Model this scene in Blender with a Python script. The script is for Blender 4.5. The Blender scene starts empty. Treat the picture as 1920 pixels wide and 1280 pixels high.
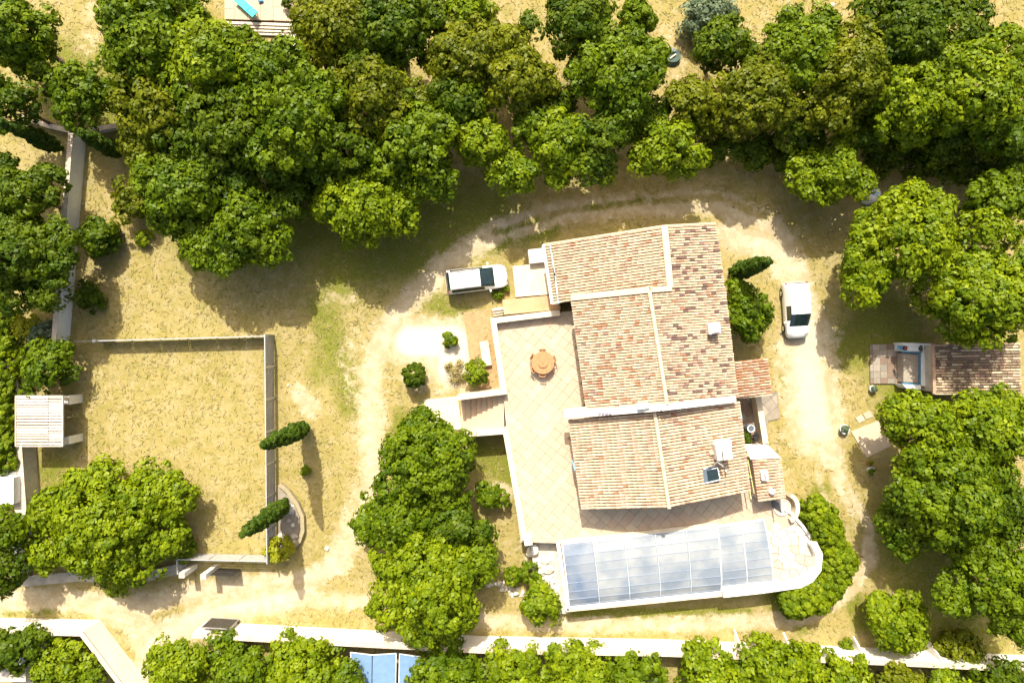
import bpy, math, random
import numpy as np
from mathutils import Vector, Matrix
random.seed(7); RNG = np.random.default_rng(11)
SC = bpy.context.scene
COL = SC.collection
S, H = 25.5, 50.0            # ground pixels per metre of the 1920 px photograph; flying height

# ------------------------------------------------------------------ camera, sky, sun, exposure
cam_d = bpy.data.cameras.new('camera'); cam = bpy.data.objects.new('camera', cam_d); COL.objects.link(cam)
cam.location = (0, 0, H); cam.rotation_euler = (0, 0, 0)
cam_d.sensor_width = 36; cam_d.lens = 36 * S * H / 1920; cam_d.clip_end = 2000
SC.camera = cam
SUN_EL, SUN_AZ = math.radians(50.5), math.radians(-8)      # azimuth from +Y (top of the picture), negative = towards -X
sd = Vector((math.sin(SUN_AZ) * math.cos(SUN_EL), math.cos(SUN_AZ) * math.cos(SUN_EL), math.sin(SUN_EL)))
sun_d = bpy.data.lights.new('sun', 'SUN'); sun_d.energy = 4.6; sun_d.angle = math.radians(0.55); sun_d.color = (1, .94, .79)
sun = bpy.data.objects.new('sun', sun_d); COL.objects.link(sun); sun.location = sd * 80
sun.rotation_euler = sd.to_track_quat('Z', 'Y').to_euler()
w = bpy.data.worlds.new('World'); SC.world = w; w.use_nodes = True
wn = w.node_tree.nodes; wl = w.node_tree.links
sky = wn.new('ShaderNodeTexSky'); sky.sky_type = 'NISHITA'; sky.sun_disc = False
sky.sun_elevation = SUN_EL; sky.sun_rotation = SUN_AZ; sky.air_density = 1.0; sky.dust_density = 6.0; sky.ozone_density = 0.6
wm = wn.new('ShaderNodeMix'); wm.data_type = 'RGBA'; wm.blend_type = 'MULTIPLY'; wm.inputs[0].default_value = 1; wm.inputs[7].default_value = (1, .95, .82, 1)   # warm white balance of the photograph
wl.new(sky.outputs[0], wm.inputs[6]); wl.new(wm.outputs[2], wn['Background'].inputs[0]); wn['Background'].inputs[1].default_value = 0.15
SC.view_settings.view_transform = 'Standard'; SC.view_settings.look = 'None'
SC.view_settings.exposure = 0.72; SC.view_settings.gamma = 1
SC.render.engine = 'CYCLES'

def P(px, py, z=0.0):
    k = (1 - z / H) / S
    return Vector(((px - 960) * k, -(py - 640) * k, z))
def M_(px, z=0.0):            # pixels -> metres at height z
    return px / S * (1 - z / H)

# ------------------------------------------------------------------ materials
MATS = {}
def mat(name, c1, c2=None, rough=.8, scale=3.0, bump=0.0, bscale=None, metal=0.0, dirt=None, dirt_amt=.4, dscale=.8, spec=.3):
    m = bpy.data.materials.new(name); m.use_nodes = True; MATS[name] = m
    n = m.node_tree.nodes; l = m.node_tree.links; b = n['Principled BSDF']
    b.inputs['Roughness'].default_value = rough; b.inputs['Metallic'].default_value = metal
    b.inputs['Specular IOR Level'].default_value = spec
    geo = n.new('ShaderNodeNewGeometry')
    nz = n.new('ShaderNodeTexNoise'); nz.inputs['Scale'].default_value = scale; nz.inputs['Detail'].default_value = 6; nz.inputs['Roughness'].default_value = .65
    l.new(geo.outputs['Position'], nz.inputs['Vector'])
    mx = n.new('ShaderNodeMix'); mx.data_type = 'RGBA'
    mx.inputs[6].default_value = (*c1, 1); mx.inputs[7].default_value = (*(c2 or [x * .8 for x in c1]), 1)
    rp = n.new('ShaderNodeMapRange'); rp.inputs[1].default_value = .35; rp.inputs[2].default_value = .65
    l.new(nz.outputs[0], rp.inputs[0]); l.new(rp.outputs[0], mx.inputs[0]); out = mx.outputs[2]
    if dirt:
        n2 = n.new('ShaderNodeTexNoise'); n2.inputs['Scale'].default_value = dscale; n2.inputs['Detail'].default_value = 8; n2.inputs['Roughness'].default_value = .7
        l.new(geo.outputs['Position'], n2.inputs['Vector'])
        r2 = n.new('ShaderNodeMapRange'); r2.inputs[1].default_value = .5; r2.inputs[2].default_value = .72; r2.inputs[4].default_value = dirt_amt
        l.new(n2.outputs[0], r2.inputs[0])
        m2 = n.new('ShaderNodeMix'); m2.data_type = 'RGBA'; m2.inputs[7].default_value = (*dirt, 1)
        l.new(out, m2.inputs[6]); l.new(r2.outputs[0], m2.inputs[0]); out = m2.outputs[2]
    l.new(out, b.inputs['Base Color'])
    if bump:
        n3 = n.new('ShaderNodeTexNoise'); n3.inputs['Scale'].default_value = bscale or scale * 4; n3.inputs['Detail'].default_value = 8
        l.new(geo.outputs['Position'], n3.inputs['Vector'])
        bp = n.new('ShaderNodeBump'); bp.inputs['Strength'].default_value = bump; bp.inputs['Distance'].default_value = .05
        l.new(n3.outputs[0], bp.inputs['Height']); l.new(bp.outputs[0], b.inputs['Normal'])
    return m
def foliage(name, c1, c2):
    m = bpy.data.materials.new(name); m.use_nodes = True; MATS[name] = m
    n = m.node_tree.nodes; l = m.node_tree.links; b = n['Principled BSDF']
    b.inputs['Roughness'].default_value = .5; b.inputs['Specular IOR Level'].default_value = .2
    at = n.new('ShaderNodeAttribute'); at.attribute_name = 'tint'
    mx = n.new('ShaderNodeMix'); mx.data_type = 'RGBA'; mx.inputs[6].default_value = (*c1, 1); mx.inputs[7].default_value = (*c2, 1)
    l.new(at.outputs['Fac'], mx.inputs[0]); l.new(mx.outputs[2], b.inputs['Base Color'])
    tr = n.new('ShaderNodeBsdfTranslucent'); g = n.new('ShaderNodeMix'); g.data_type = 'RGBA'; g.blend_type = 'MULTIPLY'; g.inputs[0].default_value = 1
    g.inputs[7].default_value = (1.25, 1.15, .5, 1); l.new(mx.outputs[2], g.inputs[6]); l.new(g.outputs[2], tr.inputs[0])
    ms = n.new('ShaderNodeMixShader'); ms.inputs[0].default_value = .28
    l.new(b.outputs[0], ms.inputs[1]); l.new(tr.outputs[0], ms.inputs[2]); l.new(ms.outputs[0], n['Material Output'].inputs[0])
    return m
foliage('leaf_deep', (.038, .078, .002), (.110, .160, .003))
foliage('leaf_mid', (.056, .105, .002), (.155, .222, .003))
foliage('leaf_olive', (.080, .108, .003), (.185, .205, .005))
foliage('leaf_lime', (.086, .145, .002), (.225, .288, .004))
foliage('leaf_yellow', (.26, .29, .012), (.45, .42, .02))
foliage('leaf_grey', (.10, .15, .08), (.19, .24, .15))
foliage('leaf_dry', (.26, .22, .09), (.40, .34, .15))
foliage('leaf_cypress', (.03, .07, .004), (.08, .13, .006))
mat('bark', (.14, .10, .07), (.08, .06, .045), bump=.6)
mat('white_paint', (.80, .77, .72), (.72, .69, .63), dirt=(.50, .44, .36), dirt_amt=.35, bump=.12)
mat('wall_shade_white', (.80, .81, .83), (.74, .75, .77), dirt=(.5, .48, .45), dirt_amt=.4, bump=.15)
mat('cap_stone', (.62, .53, .43), (.48, .40, .32), scale=5, bump=.3, dirt=(.3, .26, .2))
mat('concrete', (.55, .50, .43), (.42, .38, .32), scale=2, bump=.3, dirt=(.26, .24, .2), dirt_amt=.6)
mat('cream_render', (.66, .57, .43), (.58, .48, .35), scale=1.5, bump=.15, dirt=(.55, .42, .28), dirt_amt=.4)
mat('terracotta_slab', (.50, .33, .20), (.42, .27, .15), scale=1.5, bump=.2, dirt=(.66, .5, .36))
mat('edge_stone', (.36, .30, .19), (.28, .24, .15), scale=4, bump=.3)
mat('joint', (.30, .24, .18), (.2, .16, .12), rough=.95)
for i, c in enumerate([(.50, .41, .305), (.51, .40, .30), (.48, .385, .285), (.45, .37, .28), (.50, .37, .275), (.53, .435, .325)]):
    mat('slab_%d' % i, c, [x * .9 for x in c], scale=2.5, bump=.12, dirt=[x * .72 for x in c], dirt_amt=.35)
TC = {'cream': (.57, .43, .295), 'pink': (.46, .30, .22), 'orange': (.40, .20, .12), 'brown': (.17, .11, .095), 'sand': (.60, .48, .34), 'peach': (.53, .375, .26), 'mauve': (.29, .19, .155), 'mossy': (.25, .19, .13)}
for k, c in TC.items():
    mat('tile_' + k, c, [x * .82 for x in c], scale=4, bump=.25, dirt=[x * .55 for x in c], dirt_amt=.4, dscale=2)
mat('roof_channel', (.34, .19, .12), (.22, .12, .08), scale=5, bump=.3)
mat('mortar', (.66, .55, .40), (.58, .45, .31), scale=3, bump=.3, dirt=(.45, .33, .22))
mat('gravel_white', (.70, .70, .62), (.60, .55, .46), scale=9, bump=.7, bscale=30)
mat('brown_soil', (.40, .27, .14), (.32, .21, .10), scale=3, bump=.4, dirt=(.45, .36, .2))
mat('metal_grey', (.34, .33, .33), (.28, .27, .27), rough=.45, metal=.3, dirt=(.16, .14, .13))
mat('metal_light', (.52, .52, .52), (.42, .42, .43), rough=.4, metal=.3)
mat('metal_dark', (.055, .05, .045), (.035, .032, .03), rough=.5)
mat('steel', (.60, .60, .60), (.5, .5, .5), rough=.25, metal=.9)
mat('frame_white', (.72, .74, .78), (.66, .68, .72), rough=.35)
mat('frame_blue', (.32, .38, .50), (.28, .34, .46), rough=.35)
mat('car_paint', (.80, .80, .80), (.78, .78, .79), rough=.18, spec=.6)
mat('car_glass', (.018, .035, .040), (.012, .025, .03), rough=.06, spec=.8)
mat('rubber', (.02, .02, .02), rough=.8); mat('plastic_black', (.03, .03, .032), rough=.5)
mat('lamp_lens', (.55, .57, .6), rough=.1); mat('lamp_red', (.35, .02, .015), rough=.2)
mat('turquoise', (.06, .62, .58), (.05, .55, .52), rough=.6)
mat('blue_paint', (.09, .24, .38), (.08, .21, .34), rough=.6)
mat('light_blue', (.30, .55, .75), (.27, .5, .7), rough=.6)
mat('wood', (.46, .24, .12), (.38, .18, .085), scale=6, bump=.2)
mat('wood_dark', (.17, .09, .05), (.11, .06, .035), scale=6, bump=.2)
mat('wood_pale', (.62, .55, .46), (.48, .41, .33), scale=5, bump=.3, dirt=(.25, .2, .15))
mat('solar_blue', (.17, .28, .44), (.14, .24, .40), rough=.3, spec=.5)
mat('slate_grey', (.12, .15, .19), (.09, .11, .14), rough=.4)
mat('pool_water', (.10, .38, .55), (.07, .30, .48), rough=.06, scale=1, spec=.6)
mat('pool_tile', (.30, .55, .72), (.26, .50, .68), rough=.4)
mat('dark_green_fabric', (.06, .10, .09), (.045, .08, .07), rough=.7)
mat('terracotta_pot', (.42, .20, .10), (.34, .15, .07), rough=.8)
mat('purple_paint', (.42, .33, .70), rough=.6); mat('red_paint', (.5, .04, .03), rough=.5)
mat('yellowish_box', (.58, .56, .24), (.5, .48, .2)); mat('rock', (.62, .58, .50), (.42, .39, .33), scale=3, bump=.6)
mat('pale_rock', (.78, .74, .66), (.66, .61, .52), scale=3, bump=.5)
for i, c in enumerate([(.60, .56, .48), (.52, .48, .40), (.64, .61, .54), (.48, .41, .32), (.42, .39, .35)]):
    mat('crazy_%d' % i, c, [x * .88 for x in c], scale=4, bump=.2, dirt=[x * .7 for x in c])
for i, c in enumerate([(.30, .26, .21), (.36, .31, .26), (.26, .23, .19), (.24, .17, .13)]):
    mat('old_stone_%d' % i, c, [x * .8 for x in c], scale=3, bump=.3)
def straw(name, a, b): return foliage(name, a, b)
straw('straw', (.225, .19, .06), (.37, .31, .14)); straw('grass_green', (.15, .17, .02), (.27, .26, .04))
def panel_material(nm, ca, cb, ta, tb):
    m = bpy.data.materials.new(nm); m.use_nodes = True; MATS[nm] = m
    n = m.node_tree.nodes; l = m.node_tree.links; b = n['Principled BSDF']
    b.inputs['Roughness'].default_value = .5; b.inputs['Specular IOR Level'].default_value = .25
    geo = n.new('ShaderNodeNewGeometry'); nz = n.new('ShaderNodeTexNoise'); nz.inputs['Scale'].default_value = .45; nz.inputs['Detail'].default_value = 5
    l.new(geo.outputs['Position'], nz.inputs['Vector'])
    mx = n.new('ShaderNodeMix'); mx.data_type = 'RGBA'; mx.inputs[6].default_value = (*ca, 1); mx.inputs[7].default_value = (*cb, 1)
    rp = n.new('ShaderNodeMapRange'); rp.inputs[1].default_value = .38; rp.inputs[2].default_value = .6
    l.new(nz.outputs[0], rp.inputs[0]); l.new(rp.outputs[0], mx.inputs[0]); l.new(mx.outputs[2], b.inputs['Base Color'])
    tp = n.new('ShaderNodeBsdfTransparent'); tp.inputs[0].default_value = (.86, .92, 1, 1)
    ms = n.new('ShaderNodeMixShader')
    r2 = n.new('ShaderNodeMapRange'); r2.inputs[1].default_value = .35; r2.inputs[2].default_value = .65; r2.inputs[3].default_value = ta; r2.inputs[4].default_value = tb
    l.new(nz.outputs[0], r2.inputs[0]); l.new(r2.outputs[0], ms.inputs[0])
    l.new(b.outputs[0], ms.inputs[1]); l.new(tp.outputs[0], ms.inputs[2]); l.new(ms.outputs[0], n['Material Output'].inputs[0])
panel_material('polycarbonate', (.27, .31, .37), (.38, .40, .42), .42, .22)
panel_material('clear_panel', (.19, .24, .34), (.30, .33, .38), .5, .32)

# ------------------------------------------------------------------ mesh helpers
class G:
    """collects verts / faces for one mesh object"""
    def __init__(s): s.v = []; s.f = []; s.m = []
    def add(s, v, f, mi=0):
        o = len(s.v); s.v += [tuple(p) for p in v]; s.f += [tuple(i + o for i in q) for q in f]; s.m += [mi] * len(f); return s
    def prism(s, pts, z0, z1, mi=0):
        n = len(pts); a = sum(pts[i][0] * pts[(i + 1) % n][1] - pts[(i + 1) % n][0] * pts[i][1] for i in range(n))
        if a < 0: pts = pts[::-1]
        v = [(p[0], p[1], z0) for p in pts] + [(p[0], p[1], z1) for p in pts]
        f = [tuple(range(n - 1, -1, -1)), tuple(range(n, 2 * n))] + [(i, (i + 1) % n, n + (i + 1) % n, n + i) for i in range(n)]
        return s.add(v, f, mi)
    def box(s, c, dx, dy, dz, rot=0, mi=0):
        q = []
        for sx, sy in ((-1, -1), (1, -1), (1, 1), (-1, 1)):
            x, y = sx * dx / 2, sy * dy / 2
            q.append((c[0] + x * math.cos(rot) - y * math.sin(rot), c[1] + x * math.sin(rot) + y * math.cos(rot)))
        return s.prism(q, c[2], c[2] + dz, mi)
    def beam(s, a, b, wd, ht, mi=0):      # box bar from a to b, centred
        a = Vector(a); b = Vector(b); d = (b - a).normalized(); up = Vector((0, 0, 1))
        if abs(d.z) > .95: up = Vector((0, 1, 0))
        r = d.cross(up).normalized() * wd / 2; u = r.cross(d).normalized() * ht / 2
        v = [a - r - u, a + r - u, a + r + u, a - r + u, b - r - u, b + r - u, b + r + u, b - r + u]
        return s.add(v, [(0, 1, 2, 3), (7, 6, 5, 4), (0, 4, 5, 1), (1, 5, 6, 2), (2, 6, 7, 3), (3, 7, 4, 0)], mi)
    def lathe(s, c, prof, n=16, mi=0, cap=True):
        v = []; f = []
        for r, z in prof:
            for i in range(n):
                a = 2 * math.pi * i / n; v.append((c[0] + r * math.cos(a), c[1] + r * math.sin(a), c[2] + z))
        for k in range(len(prof) - 1):
            for i in range(n): f.append((k * n + i, k * n + (i + 1) % n, (k + 1) * n + (i + 1) % n, (k + 1) * n + i))
        if cap: f.append(tuple(range(n - 1, -1, -1))); f.append(tuple((len(prof) - 1) * n + i for i in range(n)))
        return s.add(v, f, mi)
    def tube(s, pts, rs, n=7, mi=0):
        v = []; f = []; pts = [Vector(p) for p in pts]
        for k, p in enumerate(pts):
            d = (pts[min(k + 1, len(pts) - 1)] - pts[max(k - 1, 0)]).normalized()
            r = d.cross(Vector((0, 0, 1)));  r = Vector((1, 0, 0)) if r.length < .05 else r.normalized(); u = r.cross(d).normalized()
            for i in range(n):
                a = 2 * math.pi * i / n; v.append(p + (r * math.cos(a) + u * math.sin(a)) * rs[k])
        for k in range(len(pts) - 1):
            for i in range(n): f.append((k * n + i, k * n + (i + 1) % n, (k + 1) * n + (i + 1) % n, (k + 1) * n + i))
        f.append(tuple(range(n))); f.append(tuple((len(pts) - 1) * n + i for i in range(n - 1, -1, -1)))
        return s.add(v, f, mi)
def base_off(parent):
    o = Vector((0, 0, 0))
    while parent is not None: o = o + parent.location; parent = parent.parent
    return o
def obj(name, g, mats, parent=None, smooth=False, kind=None, bevel=0):
    """one mesh object; geometry in world coordinates, stored relative to its parent"""
    off = base_off(parent)
    me = bpy.data.meshes.new(name)
    me.from_pydata([(v[0] - off.x, v[1] - off.y, v[2] - off.z) for v in g.v], [], g.f)
    for m in (mats if isinstance(mats, (list, tuple)) else [mats]): me.materials.append(MATS[m])
    if any(g.m): me.polygons.foreach_set('material_index', g.m)
    if smooth: me.polygons.foreach_set('use_smooth', [True] * len(me.polygons))
    me.update(); o = bpy.data.objects.new(name, me); COL.objects.link(o); o.parent = parent
    if bevel:
        b = o.modifiers.new('bevel', 'BEVEL'); b.width = bevel; b.segments = 2; b.limit_method = 'ANGLE'
    if kind: o['kind'] = kind
    return o
def tag(o, label, cat, group=None):
    o['label'] = label; o['category'] = cat
    if group: o['group'] = group
    return o
def thing(name, label, cat, loc, group=None):
    o = bpy.data.objects.new(name, None); COL.objects.link(o); o.empty_display_size = .3; o.location = loc
    return tag(o, label, cat, group)
def poly(pxs, z): return [tuple(P(x, y, z))[:2] for x, y in pxs]
def offset_line(pts, half):
    """polyline (world xy) -> left / right offset points with mitres"""
    L = []; R = []
    for i, p in enumerate(pts):
        p = Vector(p[:2]); d1 = (p - Vector(pts[i - 1][:2])).normalized() if i else None
        d2 = (Vector(pts[i + 1][:2]) - p).normalized() if i < len(pts) - 1 else None
        d1 = d1 or d2; d2 = d2 or d1; t = (d1 + d2).normalized(); nrm = Vector((-t.y, t.x)); c = max(.35, nrm.dot(Vector((-d1.y, d1.x))))
        L.append(p + nrm * half / c); R.append(p - nrm * half / c)
    return L, R
def wall_geo(pts, half, z0, z1, ztop=None):
    g = G(); L, R = offset_line(pts, half); n = len(pts)
    zt = ztop or [z1] * n
    v = []
    for i in range(n): v += [(L[i].x, L[i].y, z0), (R[i].x, R[i].y, z0), (R[i].x, R[i].y, zt[i]), (L[i].x, L[i].y, zt[i])]
    f = [(0, 1, 2, 3)]
    for i in range(n - 1):
        a = 4 * i; b = a + 4
        f += [(a, a + 3, b + 3, b), (a + 1, b + 1, b + 2, a + 2), (a + 3, a + 2, b + 2, b + 3), (a, b, b + 1, a + 1)]
    e = 4 * (n - 1); f.append((e + 3, e + 2, e + 1, e))
    return g.add(v, f)
def inside(pt, pl):
    x, y = pt; c = False; n = len(pl)
    for i in range(n):
        x1, y1 = pl[i][:2]; x2, y2 = pl[(i + 1) % n][:2]
        if (y1 > y) != (y2 > y) and x < (x2 - x1) * (y - y1) / (y2 - y1) + x1: c = not c
    return c
def clip_half(pl, a, b):                # keep the part left of a->b
    out = []; n = len(pl)
    sd_ = lambda p: (b[0] - a[0]) * (p[1] - a[1]) - (b[1] - a[1]) * (p[0] - a[0])
    for i in range(n):
        p, q = pl[i], pl[(i + 1) % n]; s1, s2 = sd_(p), sd_(q)
        if s1 >= 0: out.append(p)
        if s1 * s2 < 0: t = s1 / (s1 - s2); out.append((p[0] + t * (q[0] - p[0]), p[1] + t * (q[1] - p[1])))
    return out
def area(pl): return abs(sum(pl[i][0] * pl[(i + 1) % len(pl)][1] - pl[(i + 1) % len(pl)][0] * pl[i][1] for i in range(len(pl)))) / 2
def clip_convex(subj, cv):
    for i in range(len(cv)):
        subj = clip_half(subj, cv[i], cv[(i + 1) % len(cv)])
        if len(subj) < 3: return []
    return subj

# ------------------------------------------------------------------ ground and dirt track
TRACKS = [  # (points in photo pixels, radius px, strength)
    ([(-60, 1125), (120, 1122), (230, 1140), (330, 1120), (450, 1095), (560, 1095), (640, 1050), (690, 960), (700, 850), (690, 760), (700, 680), (745, 590), (830, 500), (930, 435), (1060, 395), (1200, 382), (1350, 380), (1450, 425), (1500, 520), (1530, 640), (1540, 760), (1560, 860)], 24, .95),
    ([(270, 1300), (285, 1210), (250, 1160), (200, 1140)], 32, .9), ([(285, 1210), (400, 1140), (560, 1110)], 34, 1.0),
    ([(1545, 800), (1575, 900), (1625, 990), (1630, 1050), (1590, 1110), (1500, 1160), (1300, 1168), (1080, 1172), (850, 1160), (700, 1130), (560, 1120)], 17, .85),
    ([(1530, 860), (1545, 930), (1580, 1010)], 9, .6),
    ([(1512, 630), (1515, 700), (1530, 800)], 56, 1.04), ([(1420, 455), (1480, 480)], 28, 1.0), ([(1370, 440), (1470, 470), (1500, 560)], 34, .95), ([(720, 600), (650, 660), (690, 800)], 26, .5),
    ([(690, 700), (700, 900), (640, 1040)], 36, .7), ([(560, 735), (585, 765)], 20, .85), ([(770, 640), (850, 640), (850, 690)], 45, 1.2), ([(780, 700), (860, 720)], 34, .7),
    ([(610, 560), (660, 560)], 14, .5), ([(1000, 1050), (1040, 1130)], 16, .9), ([(930, 915), (955, 925)], 14, .9), ([(180, 20), (160, 80)], 30, .5),
    ([(1255, 60), (1270, 140)], 28, .45), ([(1480, 20), (1420, 60)], 40, .3), ([(1440, 830), (1480, 900)], 26, .35)]
GREENS = [([(600, 570), (640, 680), (660, 760)], 26, .5), ([(880, 470), (960, 440), (1030, 430)], 18, .7), ([(800, 560), (860, 590)], 18, .5), ([(760, 500), (800, 470)], 20, .7), ([(400, 440), (900, 400), (640, 500)], 60, .55),
          ([(1100, 385), (1230, 370)], 10, .5), ([(750, 780), (740, 850)], 14, .5), ([(620, 620), (600, 700)], 22, .4), ([(1470, 690), (1480, 740)], 12, .5), ([(1590, 650), (1640, 620)], 40, .7),
          ([(1540, 920), (1520, 950)], 14, .8), ([(1080, 1150), (1400, 1150)], 10, .7), ([(1450, 1120), (1500, 1170)], 18, .5), ([(200, 200), (120, 130)], 60, .5), ([(1650, 600), (1700, 700)], 60, .6),
          ([(1700, 1000), (1800, 1200)], 70, .5), ([(150, 1000), (100, 880)], 30, .5), ([(0, 1140), (90, 1140)], 10, .8), ([(980, 900), (900, 850)], 30, .6), ([(1600, 1120), (1620, 1170)], 16, .6)]
RICH = [([(560, 950), (640, 900)], 40, 0)]
def seg_field(X, Y, items):
    F = np.zeros_like(X)
    for pts, r, st in items:
        d = np.full(X.shape, 1e9)
        for (x1, y1), (x2, y2) in zip(pts[:-1], pts[1:]):
            dx, dy = x2 - x1, y2 - y1; t = np.clip(((X - x1) * dx + (Y - y1) * dy) / (dx * dx + dy * dy), 0, 1)
            d = np.minimum(d, (X - x1 - t * dx) ** 2 + (Y - y1 - t * dy) ** 2)
        F = np.maximum(F, st * np.exp(-(np.sqrt(d) / (r * 1.15)) ** 3))
    return F
def rut_field(X, Y):                   # grassy strip between the wheel ruts
    it = [([(930, 435), (1060, 395), (1200, 378), (1350, 372), (1440, 410)], 7, .55), ([(1580, 905), (1615, 990), (1610, 1060)], 5, .3), ([(560, 1095), (300, 1150)], 7, .25)]
    return seg_field(X, Y, it)
def ground():
    st = .16
    xi = np.arange(-43, 43.01, st); yi = np.arange(-30, 30.01, st)
    xo = np.array([-900, -400, -150, -70]); yo = np.array([-900, -400, -150, -60])
    xs = np.concatenate([xo, xi, -xo[::-1]]); ys = np.concatenate([yo, yi, -yo[::-1]])
    XX, YY = np.meshgrid(xs, ys); X = XX * S + 960; Y = 640 - YY * S
    dirt = np.clip(seg_field(X, Y, TRACKS) - rut_field(X, Y), 0, 1.2); green = seg_field(X, Y, GREENS)
    nx, ny = len(xs), len(ys)
    idx = np.arange(nx * ny).reshape(ny, nx)
    quads = np.stack([idx[:-1, :-1], idx[:-1, 1:], idx[1:, 1:], idx[1:, :-1]], -1).reshape(-1, 4)
    V = np.stack([XX.ravel(), YY.ravel(), np.zeros(nx * ny)], -1)
    dm = dirt.ravel()[quads].mean(1); qx = X.ravel()[quads].mean(1); qy = Y.ravel()[quads].mean(1)
    bed = (qx > 752) & (qx < 880) & (qy > 590) & (qy < 742)
    for name, sel in (('gravel_bed', bed & (dm > .35)), ('dirt_track', (dm > .42) & ~(bed & (dm > .35))), ('ground', ~((dm > .42) | (bed & (dm > .35))))):
        q = quads[sel]; u, inv = np.unique(q, return_inverse=True); inv = inv.reshape(-1, 4)
        o = raw_mesh(name, V[u], inv, 'ground_surface')
        for an, ar in (('dirt', dirt), ('green', green)):
            a = o.data.attributes.new(an, 'FLOAT', 'POINT'); a.data.foreach_set('value', ar.ravel()[u].astype(np.float32))
        o['kind'] = 'structure'
def raw_mesh(name, V, F, m, parent=None, tint=None, smooth=False):
    off = base_off(parent); V = V - np.array(off)
    me = bpy.data.meshes.new(name); n = len(F); k = F.shape[1]
    me.vertices.add(len(V)); me.vertices.foreach_set('co', V.astype(np.float32).ravel())
    me.loops.add(n * k); me.loops.foreach_set('vertex_index', F.astype(np.int32).ravel())
    me.polygons.add(n); me.polygons.foreach_set('loop_start', np.arange(0, n * k, k, dtype=np.int32))
    if smooth: me.polygons.foreach_set('use_smooth', np.ones(n, dtype=bool))
    me.materials.append(MATS[m]); me.update(calc_edges=True)
    if tint is not None:
        a = me.attributes.new('tint', 'FLOAT', 'POINT'); a.data.foreach_set('value', tint.astype(np.float32))
    o = bpy.data.objects.new(name, me); COL.objects.link(o); o.parent = parent
    return o
def ground_material():
    m = bpy.data.materials.new('ground_surface'); m.use_nodes = True; MATS['ground_surface'] = m
    n = m.node_tree.nodes; l = m.node_tree.links; b = n['Principled BSDF']; b.inputs['Roughness'].default_value = .95; b.inputs['Specular IOR Level'].default_value = .1
    geo = n.new('ShaderNodeNewGeometry')
    def noise(sc, det=6, ro=.6, dist=0):
        z = n.new('ShaderNodeTexNoise'); z.inputs['Scale'].default_value = sc; z.inputs['Detail'].default_value = det; z.inputs['Roughness'].default_value = ro; z.inputs['Distortion'].default_value = dist
        l.new(geo.outputs['Position'], z.inputs['Vector']); return z.outputs[0]
    def mr(s, a, b_, c=0, d=1):
        r = n.new('ShaderNodeMapRange'); r.inputs[1].default_value = a; r.inputs[2].default_value = b_; r.inputs[3].default_value = c; r.inputs[4].default_value = d; l.new(s, r.inputs[0]); return r.outputs[0]
    def mix(f, c1, c2):
        x = n.new('ShaderNodeMix'); x.data_type = 'RGBA'; l.new(f, x.inputs[0])
        for i, c in ((6, c1), (7, c2)):
            if isinstance(c, tuple): x.inputs[i].default_value = (*c, 1)
            else: l.new(c, x.inputs[i])
        return x.outputs[2]
    def mth(op, a, b_):
        x = n.new('ShaderNodeMath'); x.operation = op
        for i, c in enumerate((a, b_)):
            if isinstance(c, (int, float)): x.inputs[i].default_value = c
            else: l.new(c, x.inputs[i])
        return x.outputs[0]
    at = n.new('ShaderNodeAttribute'); at.attribute_name = 'dirt'; ag = n.new('ShaderNodeAttribute'); ag.attribute_name = 'green'
    dry = mix(mr(noise(.35, 8, .7), .38, .62), (.285, .232, .078), (.36, .29, .125))
    dry = mix(mr(noise(.9, 9, .75, .4), .46, .60), dry, (.375, .305, .165))
    dry = mix(mr(noise(5, 8, .75, .6), .42, .75), dry, (.235, .195, .06))
    olive = mix(mr(noise(7, 6, .7), .35, .65), (.20, .20, .035), (.11, .13, .018))
    gf = mth('ADD', mth('MULTIPLY', ag.outputs['Fac'], .75), mth('SUBTRACT', noise(1.3, 8, .72), .62)); gf = mr(gf, -.15, .28)
    grass = mix(gf, dry, olive)
    stones = mix(mr(noise(14, 4, .6), .45, .7), (.40, .325, .205), (.32, .25, .145))
    stones = mix(mr(noise(.8, 10, .78), .44, .6), stones, (.50, .43, .31))
    stones = mix(mr(at.outputs['Fac'], .93, 1.12), stones, (.56, .51, .41))
    specks = mr(noise(26, 2, .5), .70, .74)
    stones = mix(specks, stones, (.32, .25, .15))
    df = mth('ADD', at.outputs['Fac'], mth('MULTIPLY', mth('SUBTRACT', noise(1.1, 12, .82, .3), .5), 3.0)); df = mr(df, .35, .80)
    col = mix(df, grass, stones); l.new(col, b.inputs['Base Color'])
    bp = n.new('ShaderNodeBump'); bp.inputs['Strength'].default_value = .5; bp.inputs['Distance'].default_value = .05
    l.new(mth('ADD', noise(4, 8, .8, .8), mth('MULTIPLY', noise(18, 4, .7), .6)), bp.inputs['Height']); l.new(bp.outputs[0], b.inputs['Normal'])
ground_material(); ground()

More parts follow.
